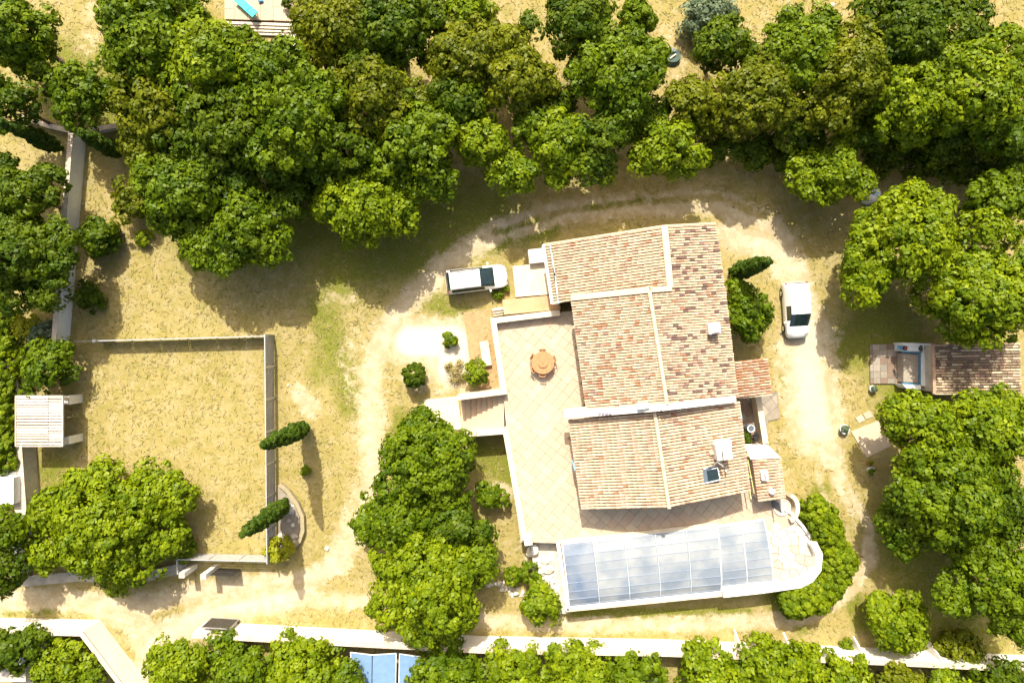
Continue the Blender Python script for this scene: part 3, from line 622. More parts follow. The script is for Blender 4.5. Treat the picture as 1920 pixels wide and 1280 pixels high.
# fins of the southern wall
for (x, y, lab) in [(1377, 1190, 'white fin on the southern wall below the right pool corner'), (1469, 1196, 'white fin on the southern wall below the curved hedge'), (1600, 1203, 'white fin on the southern wall beside the tiny lime tuft'), (1738, 1206, 'large white fin on the southern wall by the spiky bush')]:
    p = P(x, y, 0); g = G()
    v = [(p.x - .06, p.y + .45, 0), (p.x + .06, p.y + .45, 0), (p.x - .06, p.y - .45, 0), (p.x + .06, p.y - .45, 0), (p.x - .06, p.y - .45, 1.9), (p.x + .06, p.y - .45, 1.9)]
    g.add(v, [(0, 1, 3, 2), (0, 4, 5, 1), (2, 3, 5, 4), (0, 2, 4), (1, 5, 3)])
    tag(obj('wall_buttress', g, 'white_paint'), lab, 'buttress', 'white fins on the southern wall')

# ------------------------------------------------------------------ paddock fence (metal slats)
def slat_fence(label, a, b, npan, h=1.75, nsl=6, m='metal_grey', group='grey metal fences of the paddock'):
    A = P(*a, 0); B = P(*b, 0); root = thing('metal_fence', label, 'fence', A, group); d = (B - A).normalized()
    for i in range(npan + 1):
        q = A.lerp(B, i / npan); obj('post', G().box((q.x, q.y, -.05), .08, .08, h + .1, math.atan2(d.y, d.x)), 'metal_light', root)
    for i in range(npan):
        q0 = A.lerp(B, i / npan) + d * .06; q1 = A.lerp(B, (i + 1) / npan) - d * .06
        for k in range(nsl):
            z = .12 + k * (h - .15) / nsl + (h / nsl) * .4
            obj('slat', G().beam(q0 + Vector((0, 0, z)), q1 + Vector((0, 0, z)), .035, (h - .15) / nsl * .72), m, root)
    obj('top_rail', G().beam(A + Vector((0, 0, h)), B + Vector((0, 0, h)), .07, .05), 'metal_light', root)
slat_fence('grey metal fence on the right side of the paddock', (514, 628), (518, 1040), 7, 1.9)
slat_fence('grey metal fence on the top side of the paddock', (196, 639), (512, 630), 6, 1.15)
slat_fence('light metal fence on the bottom side of the paddock', (352, 1036), (516, 1040), 3, 1.5, m='metal_light')
slat_fence('short metal fence return beside the white gate pillars', (350, 1038), (352, 1062), 1, 1.5, m='metal_light')
# thin wire with post
A = P(131, 641, 0); B = P(196, 639, 0); r_ = thing('wire_fence', 'thin wire fence between white wall and metal paddock fence', 'fence', A)
g = G()
for z in (.4, .8, 1.15): g.beam(A + Vector((0, 0, z)), B + Vector((0, 0, z)), .02, .02)
obj('wire', g, 'metal_light', r_); obj('post', G().box((B.x, B.y, 0), .22, .2, 1.3), 'metal_light', r_)

# ------------------------------------------------------------------ gate pillars, gates
for (x, y, hh, lab) in [(366, 1060, 2.0, 'left white gate pillar at the bottom of the paddock'), (406, 1062, 2.1, 'right white gate pillar at the bottom of the paddock')]:
    p = P(x, y, 0); root = thing('gate_pillar', lab, 'pillar', p, 'white gate pillars')
    obj('shaft', G().box((p.x, p.y, 0), .36, .36, hh), 'white_paint', root, bevel=.01); obj('cap', G().box((p.x, p.y, hh), .40, .40, .05), 'cap_stone', root)
p = P(412, 1064, 0); q = P(452, 1066, 0); root = thing('iron_gate', 'open dark iron gate leaf beside the right white pillar', 'gate', p)
for z in (.15, .85, 1.5): obj('rail', G().beam(p + Vector((0, 0, z)), q + Vector((0, 0, z)), .04, .05), 'metal_dark', root)
for i in range(11):
    c = p.lerp(q, i / 10); obj('bar', G().beam(c + Vector((0, 0, .1)), c + Vector((0, 0, 1.6)), .03, .03), 'metal_dark', root)
obj('sheet', G().beam(p + Vector((0, -.02, .8)), q + Vector((0, -.02, .8)), .012, 1.3), 'metal_dark', root)
p = P(398, 1157, 0); q = P(449, 1160, 0); root = thing('sliding_gate', 'black solid metal gate leaf in front of the southern wall', 'gate', p)
obj('frame', G().beam(p + Vector((0, 0, 1.75)), q + Vector((0, 0, 1.75)), .07, .06).beam(p + Vector((0, 0, .1)), q + Vector((0, 0, .1)), .07, .06).beam(p + Vector((0, 0, .1)), p + Vector((0, 0, 1.75)), .07, .06).beam(q + Vector((0, 0, .1)), q + Vector((0, 0, 1.75)), .07, .06), 'metal_grey', root)
for k in range(9):
    a = p.lerp(q, k / 9 + .004); b = p.lerp(q, (k + 1) / 9 - .004); obj('board', G().beam(a + Vector((0, 0, .93)), b + Vector((0, 0, .93)), .02, 1.6), 'metal_dark', root)
obj('handle', G().beam(p.lerp(q, .55) + Vector((0, .05, .95)), p.lerp(q, .55) + Vector((0, .05, 1.1)), .03, .03), 'steel', root)

# ------------------------------------------------------------------ terrace
ZT = 1.6
TER = [(922, 598), (1100, 580), (1120, 760), (1100, 930), (1420, 905), (1462, 935), (1490, 985), (1420, 1000), (1050, 1018), (976, 1016), (950, 812), (944, 740), (938, 738)]
ter = obj('terrace', G().prism(poly(TER, ZT), -.1, ZT - .03), 'joint'); ter['kind'] = 'structure'
def paving(parent, pxs, z, side, ang, skip=None, limit=300, th=.03, mats=6, prefix='slab_', name='paving_slab'):
    pl = poly(pxs, z); cx = sum(p[0] for p in pl) / len(pl); cy = sum(p[1] for p in pl) / len(pl)
    ca, sa = math.cos(ang), math.sin(ang); R = max(math.hypot(p[0] - cx, p[1] - cy) for p in pl); n = int(R / side) + 2; out = []; used = set()
    for i in range(-n, n + 1):
        for j in range(-n, n + 1):
            if (i, j) in used: continue
            wi, wj = 1, 1; r = random.random()
            if r < .22 and (i + 1, j) not in used: wi = 2; used.add((i + 1, j))
            elif r < .38 and (i, j + 1) not in used: wj = 2; used.add((i, j + 1))
            g_ = .009
            q = [(i * side + g_, j * side + g_), ((i + wi) * side - g_, j * side + g_), ((i + wi) * side - g_, (j + wj) * side - g_), (i * side + g_, (j + wj) * side - g_)]
            q = [(cx + a * ca - b * sa, cy + a * sa + b * ca) for a, b in q]
            c = clip_convex(list(pl), q)
            if len(c) < 3 or area(c) < .02: continue
            m = (sum(p[0] for p in c) / len(c), sum(p[1] for p in c) / len(c))
            if skip and inside(m, skip): continue
            out.append((area(c), c))
    out.sort(key=lambda t: -t[0]); rest = G()
    for k, (a, c) in enumerate(out):
        z1 = z + random.uniform(-.004, .006)
        if k < limit: obj(name, G().prism(c, z - th, z1), prefix + str(random.randrange(mats)), parent)
        else: rest.prism(c, z - th, z1, random.randrange(mats))
    if rest.v: obj('paving_edge', rest, [prefix + str(i) for i in range(mats)], parent, kind='stuff')
    return len(out)
HOUSE_SKIP = poly([(1075, 560), (1345, 500), (1400, 900), (1100, 935), (1075, 790), (1105, 770)], ZT)
print('slabs', paving(ter, TER, ZT, .60, math.radians(-39), HOUSE_SKIP))
def parapet(label, pxs, z1=2.25):
    pts = [P(x, y, z1) for x, y in pxs]; root = thing('parapet_wall', label, 'wall', (pts[0].x, pts[0].y, 0), 'cream walls around the terrace')
    obj('wall_body', wall_geo(pts, .17, -.1, z1 - .05), 'cream_render', root); obj('coping', wall_geo(pts, .20, z1 - .048, z1), 'cream_render', root, bevel=.01)
    return root
parapet('cream parapet from the porch down to the terrace steps', [(1050, 586), (925, 601), (945, 734), (858, 745)])
parapet('cream parapet from the terrace steps down to the pool corner', [(868, 814), (948, 808), (984, 1012)])
p = P(990, 1013, 2.2); tag(obj('wall_pier', G().box((p.x, p.y, 0), .55, .6, 2.35, .15), 'white_paint', bevel=.015), 'square white pier at the lower end of the terrace parapet', 'pier')
# stairs
root = thing('garden_stairs', 'wide pale stairs descending west from the terrace', 'stairs', P(905, 775, 0))
nst = 8
for i in range(nst):
    x0 = 864 + i * 10; z = .14 + i * (ZT - .14) / nst; y0 = 745 - (i * 1.3); y1 = 812 - i * .8
    obj('step', G().prism(poly([(x0, y0), (x0 + 10.6, y0 - 1.3), (x0 + 11.6, y1 - .6), (x0 + .6, y1)], z), -.05, z), 'slab_%d' % (i % 3 + 2), root, bevel=.012)
root = thing('stair_landing', 'pale concrete landing at the foot of the garden stairs', 'landing', P(830, 775, 0))
obj('slab', G().prism(poly([(794, 749), (858, 743), (867, 808), (803, 795)], .12), -.05, .12), 'cream_render', root, bevel=.02)

# ------------------------------------------------------------------ porch in front of the north-west wing
root = thing('entrance_porch', 'flat cream porch slab between white van and roof', 'porch', P(995, 525, 0))
obj('cream_slab', G().prism(poly([(961, 499), (1022, 493), (1030, 552), (967, 557)], 1.0), -.05, 1.0), 'cream_render', root, bevel=.02)
obj('terracotta_slab', G().prism(poly([(942, 562), (1046, 552), (1052, 580), (945, 590)], .94), -.05, .94), 'terracotta_slab', root, bevel=.02)
tag(obj('meter_cabinet', G().prism(poly([(990, 468), (1019, 465), (1022, 491), (993, 494)], 1.5), -.05, 1.5), 'white_paint', bevel=.02), 'white box cabinet against the north-west roof edge', 'cabinet')
root = thing('porch_steps', 'small sunken steps between porch and brown planting strip', 'steps', P(931, 585, 0))
for i in range(3): obj('step', G().prism(poly([(922 + i, 578 + 5 * i), (943, 575 + 5 * i), (944, 580 + 5 * i), (923 + i, 583 + 5 * i)], .7 - i * .15), -.05, .7 - i * .15), 'wood_pale', root)
st = obj('planting_strip', G().prism(poly([(869, 585), (920, 580), (942, 733), (905, 738), (884, 700)], .03), -.05, .03), 'brown_soil'); st['kind'] = 'structure'
tag(obj('garden_bench', G().prism(poly([(899, 641), (915, 638), (922, 684), (906, 687)], .42), .34, .42).box(tuple(P(909, 648, 0)), .45, .14, .34, -.15).box(tuple(P(914, 678, 0)), .45, .14, .34, -.15), 'cream_render', bevel=.015), 'plain cream stone bench beside the terrace wall', 'bench')

# ------------------------------------------------------------------ tiles
def unit_tile():
    v = []; f = []; n = 5
    for e, (x, k, lift) in enumerate(((0, .80, 0.0), (1, 1.0, .28))):
        for i in range(n + 1):
            a = math.pi * i / n; v.append((x, -math.cos(a) * .5 * k, math.sin(a) * .5 * (1 if e else .85) + lift))
    for i in range(n): f.append((i, i + 1, n + 2 + i, n + 1 + i))
    f.append(tuple(range(n + 1, 2 * n + 2)))
    return v, f
TV, TF = unit_tile(); TILE_MESH = {}
def tile_mesh(m):
    if m not in TILE_MESH:
        me = bpy.data.meshes.new('tile'); me.from_pydata(TV, [], TF); me.materials.append(MATS['tile_' + m]); me.update(); TILE_MESH[m] = me
    return TILE_MESH[m]
def pick(wts):
    r = random.random() * sum(wts.values())
    for k, w_ in wts.items():
        r -= w_
        if r <= 0: return k
    return k
def tile_list(q, rows, cols, wts, jitter=.35, holes=()):
    """q: ridge-start, eave-start, eave-end, ridge-end (world). rows run from ridge to eave"""
    out = []; r0, e0, e1, r1 = q
    for i in range(rows):
        t = (i + .5) / rows; a = r0.lerp(r1, t); b = e0.lerp(e1, t); d = b - a; L = d.length; x = d.normalized()
        side = (r1.lerp(e1, .5) - r0.lerp(e0, .5)); wd = side.length / rows; side.normalize(); nn = x.cross(side);
        if nn.z < 0: nn = -nn
        side = nn.cross(x).normalized(); off = random.uniform(-jitter, jitter) / cols
        for j in range(cols):
            t0 = min(max(j / cols + (off if j else 0), 0), 1); t1 = min((j + 1) / cols + (off if j < cols - 1 else 0), 1)
            pos = a.lerp(b, t0); ln = L * (t1 - t0) * 1.07
            if any(inside((pos.x, pos.y), h_) for h_ in holes): continue
            sc = (ln, wd * .86 * random.uniform(.95, 1.04), wd * .5)
            yaw = random.gauss(0, .012)
            R = Matrix((x, side, nn)).transposed().to_4x4() @ Matrix.Rotation(yaw, 4, 'Z')
            out.append((Matrix.Translation(pos + nn * (.02 + random.uniform(0, .012))) @ R @ Matrix.Diagonal((*sc, 1)), pick(wts)))
    return out
def place_tiles(tl, parent, budget):
    off = Matrix.Translation(-base_off(parent)); rest = G(); names = list(TC)
    tl = sorted(tl, key=lambda t: (t[0].translation.xy).length)
    for k, (M, m) in enumerate(tl):
        if k < budget:
            o = bpy.data.objects.new('tile', tile_mesh(m)); COL.objects.link(o); o.parent = parent; o.matrix_basis = off @ M
        else:
            rest.add([M @ Vector(v) for v in TV], TF, names.index(m))
    if rest.v: obj('tile_field', rest, ['tile_' + n for n in names], parent, kind='stuff')
def deck(q, th, name, m, parent, lower=.03):
    g = G(); v = [tuple(p - Vector((0, 0, lower))) for p in q] + [tuple(p - Vector((0, 0, lower + th))) for p in q]
    g.add(v, [(3, 2, 1, 0), (4, 5, 6, 7), (0, 1, 5, 4), (1, 2, 6, 5), (2, 3, 7, 6), (3, 0, 4, 7)]); return obj(name, g, m, parent)
hr = thing('villa', 'sprawling villa with pinkish canal-tile roofs in the middle', 'house', P(1230, 690, ZT) * 1)
hr.location.z = 0
QA = [P(1245, 424, 5.5), P(1019, 459, 3.1), P(1035, 570, 3.1), P(1256, 540, 5.5)]
QE1 = [P(1245, 424, 5.5), P(1341, 419, 4.3), P(1357, 536, 4.3), P(1256, 541, 5.5)]
QB = [P(1217, 545, 5.95), P(1071, 560, 4.3), P(1100, 769, 4.3), P(1250, 756, 5.95)]
QE2 = [P(1217, 545, 5.95), P(1358, 536, 4.3), P(1383, 746, 4.3), P(1250, 756, 5.95)]
QC = [P(1227, 773, 5.3), P(1066, 787, 3.75), P(1091, 955, 3.75), P(1254, 951, 5.3)]
QCE = [P(1227, 773, 5.3), P(1385, 752, 3.85), P(1406, 921, 3.85), P(1254, 951, 5.3)]
# walls below the roofs
def shrink(pl, k):
    cx = sum(p[0] for p in pl) / len(pl); cy = sum(p[1] for p in pl) / len(pl); return [(cx + (p[0] - cx) * k, cy + (p[1] - cy) * k) for p in pl]
def block(qw, qe, zl, name='wall'):
    """gabled wall block below a pair of slopes: eave-west, ridge, eave-east"""
    v = []; k = .93
    pts = [qw[1], qw[0], qe[1], qe[2], qw[3], qw[2]]
    c = sum((Vector(p[:2]) for p in pts), Vector((0, 0))) / 6
    top = [Vector((*(c + (Vector(p[:2]) - c) * k), p[2] - .17)) for p in pts]
    v = [(p.x, p.y, zl) for p in top] + [tuple(p) for p in top]
    f = [(0, 1, 7, 6), (1, 2, 8, 7), (2, 3, 9, 8), (3, 4, 10, 9), (4, 5, 11, 10), (5, 0, 6, 11), (6, 7, 10, 11), (7, 8, 9, 10)]
    wobj = obj(name, G().add(v, f), 'cream_render', hr)
    cc = Vector((c.x, c.y, 0))
    for (ia, ib, fr) in ((5, 0, (.28, .68)), (2, 3, (.3, .7))):
        a = Vector((top[ia].x, top[ia].y, 0)); b = Vector((top[ib].x, top[ib].y, 0)); d = (b - a).normalized(); out = Vector((d.y, -d.x, 0))
        if out.dot(a - cc) < 0: out = -out
        for t in fr:
            q = a.lerp(b, t); rot = math.atan2(d.y, d.x); z = ZT + .75
            wn_ = obj('window', G().box((q.x + out.x * .01, q.y + out.y * .01, z), 1.25, .08, 1.15, rot), 'frame_white', hr)
            obj('pane', G().box((q.x + out.x * .04, q.y + out.y * .04, z + .08), 1.08, .06, .99, rot), 'car_glass', wn_)
            for sg in (-1, 1):
                e = q + d * .95 * sg; obj('shutter', G().box((e.x + out.x * .03, e.y + out.y * .03, z), .6, .05, 1.15, rot), 'light_blue', hr)
    return wobj
block(QA, QE1, -.1); block(QB, QE2, -.1); block(QC, QCE, -.1)
roof = thing('roof', '', '', (0, 0, 0))
for k_ in ('label', 'category'): del roof[k_]
bpy.data.objects.remove(roof)
roof = deck(QA, .14, 'roof', 'roof_channel', hr)
for q in (QE1, QB, QE2, QC, QCE): deck(q, .14, 'roof', 'roof_channel', hr)
TL = []
WA = dict(cream=60, sand=14, pink=20, orange=3, peach=8); WB = dict(cream=58, sand=12, pink=14, orange=13, mauve=3, peach=6)
WE = dict(cream=50, sand=18, pink=18, brown=8, mauve=5, orange=2); WC = dict(cream=30, sand=26, peach=30, pink=10, orange=1); WCE = dict(cream=30, sand=22, peach=28, pink=12, orange=3, mauve=2)
TL += tile_list(QA, 21, 22, WA); TL += tile_list(QE1, 24, 10, WE, 1.0); TL += tile_list(QB, 40, 15, WB, .5)
TL += tile_list(QE2, 42, 14, WE, 1.0); TL += tile_list(QC, 31, 17, WC, .1); TL += tile_list(QCE, 30, 16, WCE, .3)
print('house tiles', len(TL)); place_tiles(TL, roof, 300)
def ridge(a, b, n, r=.13):
    x = (b - a).normalized()
    for i in range(n):
        p0 = a.lerp(b, i / n); p1 = a.lerp(b, (i + 1.08) / n); g = G(); v = []; s_ = x.cross(Vector((0, 0, 1))).normalized(); u = s_.cross(x)
        for p, k in ((p0, .9), (p1, 1.06)):
            for j in range(6): an = math.pi * j / 5; v.append(p + s_ * math.cos(an) * r * k + u * math.sin(an) * r * k + Vector((0, 0, .02)))
        g.add(v, [(j, j + 1, 7 + j, 6 + j) for j in range(5)] + [tuple(range(6)), tuple(range(11, 5, -1))])
        obj('ridge_tile', g, 'mortar', hr)
ridge(QB[0] + Vector((0, 0, .06)), QB[3] + Vector((0, 0, .06)), 17); ridge(QC[0] + Vector((0, 0, .06)), QC[3] + Vector((0, 0, .06)), 14)
def curb(name, a, b, wd, ht, m='mortar'): return obj(name, G().beam(a, b, wd, ht), m, hr, bevel=.02)
up = Vector((0, 0, .07))
curb('verge', QA[0] + up, QA[3] + up, .42, .16); curb('verge', QB[1] + up + Vector((0, .05, 0)), QB[0] + up + Vector((0, .05, 0)), .40, .24)
curb('verge', QB[0] + up + Vector((.1, .05, 0)), P(1258, 541, 5.5) + up, .36, .24)
curb('verge', QA[0] + up * .6, QA[1] + up * .6, .14, .14, 'tile_sand'); curb('verge', QE1[0] + up * .6, QE1[1] + up * .6, .14, .14, 'tile_sand')
curb('verge', QA[1] + up * 1.5 + Vector((-.02, 0, 0)), QA[2] + up * 1.5, .20, .14, 'white_paint'); curb('verge', QA[2] + up * .6, QB[1].lerp(QA[2], .35) + Vector((0, 0, -.4)), .12, .12, 'tile_sand')
for qa, qb in ((QE1[1], QE1[2]), (QE2[1], QE2[2]), (QCE[1], QCE[2])): curb('fascia', qa - up * .5, qb - up * .5, .05, .12, 'tile_cream')
# fire wall between roofs
a0, a1, a2 = P(1066, 778, 4.35), P(1239, 764, 6.12), P(1378, 748, 4.45)
for s_, e_ in ((a0, a1), (a1, a2)): curb('parapet', s_ - Vector((0, 0, .22)), e_ - Vector((0, 0, .22)), .44, .52, 'white_paint')
curb('parapet_end', P(1056, 775, 4.1), P(1070, 775, 4.1), .50, .5, 'light_blue'); curb('parapet_end', P(1062, 774, 4.15), P(1100, 770, 4.15), .52, .5, 'white_paint')
for i in range(4): obj('painted_mark', G().box(tuple(P(1124 + i * 6.4, 772.5, 5.17) + Vector((0, 0, .06 * i))), .2, .16, .02, .1), 'purple_paint', hr)
# rooftop unit
def rooftop(name, pxs, z0, z1, m, bev=.015): return obj(name, G().prism(poly(pxs, z1), z0, z1), m, hr, bevel=bev)
ru = rooftop('roof_unit', [(1195, 758), (1218, 755), (1219, 765), (1196, 768)], 5.2, 6.15, 'frame_white')
ch = rooftop('chimney', [(1328, 606), (1350, 604), (1352, 625), (1330, 627)], 4.4, 5.5, 'white_paint'); obj('chimney_cap', G().prism(poly([(1334, 605), (1349, 603), (1351, 622), (1336, 624)], 5.7), 5.55, 5.7), 'white_paint', ch)
c2 = rooftop('chimney', [(1341, 834), (1370, 830), (1374, 860), (1346, 864)], 3.9, 5.4, 'white_paint'); obj('flue_slot', G().prism(poly([(1353, 846), (1355, 846), (1357, 862), (1355, 862)], 5.42), 5.3, 5.42), 'plastic_black', c2)
rooftop('flashing', [(1338, 829), (1371, 824), (1373, 838), (1341, 842)], 4.2, 4.55, 'light_blue'); rooftop('flashing', [(1350, 905), (1361, 904), (1361, 908), (1351, 910)], 4.1, 4.4, 'slate_grey')
obj('flue_bracket', G().tube([P(1342, 860, 4.7), P(1352, 868, 5.0), P(1360, 876, 5.3)], [.06, .06, .06]).tube([P(1316, 880, 4.6), P(1335, 874, 4.9), P(1345, 866, 5.2), P(1358, 876, 5.2)], [.04, .04, .04, .04]).tube([P(1360, 872, 4.4), P(1362, 890, 4.6)], [.05, .05]), 'steel', hr, smooth=True)
rooftop('vent_box', [(1330, 846), (1340, 845), (1341, 852), (1331, 853)], 4.4, 4.75, 'tile_sand')
sk = rooftop('skylight', [(1315, 880), (1345, 873), (1350, 899), (1320, 906)], 4.3, 4.72, 'slate_grey')
obj('pane', G().prism(poly([(1325, 882), (1345, 878), (1349, 897), (1328, 902)], 4.75), 4.72, 4.75), 'car_glass', sk); obj('skylight_frame', G().beam(P(1345, 875, 4.76), P(1350, 899, 4.76), .05, .06).beam(P(1350, 899, 4.76), P(1320, 906, 4.76), .05, .06).beam(P(1334, 879, 4.78), P(1344, 877, 4.78), .04, .04), 'frame_white', sk)
# small blue shutters seen past the eaves
obj('shutter', G().prism(poly([(1385, 764), (1388, 763), (1392, 785), (1388, 786)], 3.5), 2.2, 3.5), 'light_blue', hr)
obj('shutter', G().prism(poly([(1074, 868), (1078, 868), (1081, 882), (1077, 882)], 3.5), 2.2, 3.5), 'light_blue', hr)

# eastern porch roof, shower house
pr = thing('porch_roof', 'small orange tiled lean-to roof on the east side of the villa', 'roof', P(1410, 706, 0))
QP = [P(1377, 678, 3.1), P(1438, 671, 2.6), P(1446, 738, 2.6), P(1384, 745, 3.1)]
deck(QP, .1, 'roof_deck', 'roof_channel', pr); place_tiles(tile_list(QP, 13, 6, dict(orange=50, pink=30, peach=14), .2), pr, 300)
for (x, y) in ((1436, 676), (1443, 735)): q = P(x, y, 2.4); obj('post', G().box((q.x, q.y, 0), .14, .14, 2.45), 'wood_pale', pr)
obj('gutter', G().beam(P(1384, 746, 2.9), P(1447, 739, 2.6), .1, .1), 'tile_sand', pr)
sh = thing('shower_house', 'little tiled outbuilding with two white roof vents', 'outbuilding', P(1440, 890, 0))
QS = [P(1410, 862, 3.0), P(1463, 858, 2.7), P(1472, 934, 2.7), P(1421, 941, 3.0)]
obj('wall', G().prism(shrink([tuple(p)[:2] for p in QS], .9), -.1, 2.75), 'cream_render', sh)
deck(QS, .1, 'roof_deck', 'roof_channel', sh); place_tiles(tile_list(QS, 14, 6, dict(cream=40, pink=30, peach=24, orange=6), .4), sh, 300)
obj('white_awning', G().add([P(1394, 832, 2.1), P(1440, 834, 2.1), P(1464, 858, 2.95), P(1408, 861, 3.1), P(1394, 832, 2.0), P(1440, 834, 2.0), P(1464, 858, 2.85), P(1408, 861, 3.0)], [(3, 2, 1, 0), (4, 5, 6, 7), (0, 1, 5, 4), (1, 2, 6, 5), (2, 3, 7, 6), (3, 0, 4, 7)]), 'white_paint', sh)
for (x, y) in ((1398, 836), (1434, 838)): q = P(x, y, 1.9); obj('post', G().box((q.x, q.y, 0), .12, .12, 2.0), 'white_paint', sh)
obj('roof_vent', G().prism(poly([(1426, 883), (1440, 882), (1441, 901), (1429, 901)], 3.3), 2.8, 3.3), 'frame_white', sh, bevel=.02)
obj('roof_vent', G().lathe(P(1447, 921, 3.0), [(.22, -.2), (.22, .15), (.12, .28)], 12), 'frame_white', sh)
obj('vent_slot', G().prism(poly([(1433, 888), (1435, 888), (1436, 898), (1434, 898)], 3.32), 3.2, 3.32), 'plastic_black', sh)
obj('vine_frame', G().beam(P(1396, 862, 2.8), P(1408, 935, 2.8), .08, .08).beam(P(1402, 862, 2.6), P(1414, 925, 2.6), .06, .06).beam(P(1398, 890, 2.8), P(1410, 895, 2.8), .05, .05), 'yellowish_box', sh)
# east patio
pt = obj('east_patio', G().prism(poly([(1384, 735), (1458, 735), (1462, 785), (1440, 790), (1440, 832), (1396, 838)], .06), -.05, .06), 'joint'); pt['kind'] = 'structure'
paving(pt, [(1384, 735), (1456, 735), (1459, 784), (1440, 788), (1440, 832), (1396, 838)], .09, .75, math.radians(40), th=.02, prefix='old_stone_', mats=4)
parapet('short cream wall closing the east patio', [(1422, 744), (1436, 832)], 1.2)
def chair_(name, label, c, m, rot, h=.85, seat=.45):
    root = thing(name, label, 'chair', c, None); g = G(); ca, sa = math.cos(rot), math.sin(rot)
    T = lambda x, y, z: (c[0] + x * ca - y * sa, c[1] + x * sa + y * ca, c[2] + z)
    obj('seat', G().box((c[0], c[1], c[2] + seat - .04), .44, .42, .05, rot), m, root)
    for k in range(4): obj('back_slat', G().beam(T(-.21, -.15 + k * .1, seat + .02), T(-.26, -.15 + k * .1, h), .05, .02), m, root)
    obj('back_rail', G().beam(T(-.26, -.22, h), T(-.26, .22, h), .05, .06), m, root)
    for x in (-.19, .19):
        for y in (-.18, .18): obj('leg', G().beam(T(x, y, 0), T(x, y, seat), .04, .04), m, root)
    for y in (-.22, .22): obj('armrest', G().beam(T(-.22, y, .65), T(.2, y, .65), .04, .03), m, root)
    return root
chair_('patio_chair', 'black patio chair with white frame beside the cream wall', P(1413, 816, .09), 'plastic_black', .6)
p = P(1400, 800, .09); root = thing('water_butt', 'grey barrel with a white rim on the east patio', 'barrel', p)
obj('barrel', G().lathe(p, [(.22, 0), (.27, .4), (.25, .9)], 18), 'slate_grey', root, smooth=False); obj('rim', G().lathe(p, [(.25, .9), (.28, .9), (.28, .95), (.22, .95), (.22, .9)], 18, cap=False), 'frame_white', root)
tree(1397, 823, 11, .9, 'cypress', 'dark spiky plant in the corner of the east patio', kind='potted_plant', spike=.9)

# round basin / curved wall at the SE corner
pts = [P(1476 + 16 * math.cos(a), 950 + 24 * math.sin(a), ZT) for a in [math.radians(t) for t in range(-80, 100, 20)]]
root = thing('curved_wall', 'curved cream wall around the outdoor shower at the pool corner', 'wall', (pts[0].x, pts[0].y, 0))
obj('wall_body', wall_geo(pts, .14, -.1, 2.0), 'cream_render', root)
tag(obj('shower_tray', G().lathe(P(1466, 950, ZT), [(.62, 0), (.62, .1), (.5, .1), (.46, .05)], 24), 'concrete'), 'round grey shower tray inside the curved cream wall', 'shower tray')
tag(obj('glass_screen', G().beam(P(1452, 936, ZT + .9), P(1457, 956, ZT + .9), .03, 1.7), 'slate_grey'), 'dark upright screen beside the round shower tray', 'screen')

# ------------------------------------------------------------------ pool terrace with crazy paving, pool, enclosure
ZP = 1.58
PT = [(1046, 1012), (1440, 963), (1486, 962), (1522, 1010), (1538, 1035), (1535, 1072), (1505, 1096), (1360, 1112), (1068, 1143)]
pd = obj('pool_deck', G().prism(poly(PT, ZP), -.1, ZP - .03), 'joint'); pd['kind'] = 'structure'
cr_area = poly([(1425, 968), (1486, 964), (1520, 1010), (1533, 1035), (1530, 1070), (1502, 1092), (1362, 1107), (1356, 1098), (1449, 1088)], ZP)
seeds = []
bx0, bx1 = min(p[0] for p in cr_area), max(p[0] for p in cr_area); by0, by1 = min(p[1] for p in cr_area), max(p[1] for p in cr_area)
y = by0
while y < by1:
    x = bx0
    while x < bx1: seeds.append((x + random.uniform(-.24, .24), y + random.uniform(-.24, .24))); x += .62
    y += .58
for i, s_ in enumerate(seeds):
    cell = [(s_[0] - 1, s_[1] - 1), (s_[0] + 1, s_[1] - 1), (s_[0] + 1, s_[1] + 1), (s_[0] - 1, s_[1] + 1)]
    for j, t in enumerate(seeds):
        if i == j or math.hypot(t[0] - s_[0], t[1] - s_[1]) > 1.8: continue
        mx, my = (s_[0] + t[0]) / 2, (s_[1] + t[1]) / 2; dx, dy = t[0] - s_[0], t[1] - s_[1]; L = math.hypot(dx, dy); mx -= dx / L * .025; my -= dy / L * .025
        cell = clip_half(cell, (mx, my), (mx - dy, my + dx))
        if len(cell) < 3: break
    if len(cell) < 3: continue
    a = sum(cell[k][0] * cell[(k + 1) % len(cell)][1] - cell[(k + 1) % len(cell)][0] * cell[k][1] for k in range(len(cell)))
    if a < 0: cell = cell[::-1]
    c = clip_convex(list(cr_area), cell)
    if len(c) >= 3 and area(c) > .02: obj('stone', G().prism(c, ZP - .03, ZP + random.uniform(.005, .03)), 'crazy_%d' % random.choice([0, 0, 1, 2, 2, 3, 4]), pd)
# white wall round the pool terrace
pw = [P(*q, ZP + .6) for q in [(1356, 1114), (1430, 1106), (1500, 1096), (1520, 1086), (1534, 1068), (1537, 1040), (1526, 1018)]]
root = thing('pool_wall', 'thick white rounded wall on the south-east side of the pool', 'wall', (pw[0].x, pw[0].y, 0))
obj('wall_body', wall_geo(pw, .24, -.1, ZP + .6), 'white_paint', root, bevel=.03)
obj('north_rim', wall_geo([P(*q, ZP + .2) for q in [(1524, 1012), (1505, 985), (1484, 962), (1472, 955)]], .09, .2, ZP + .2), 'white_paint', root)
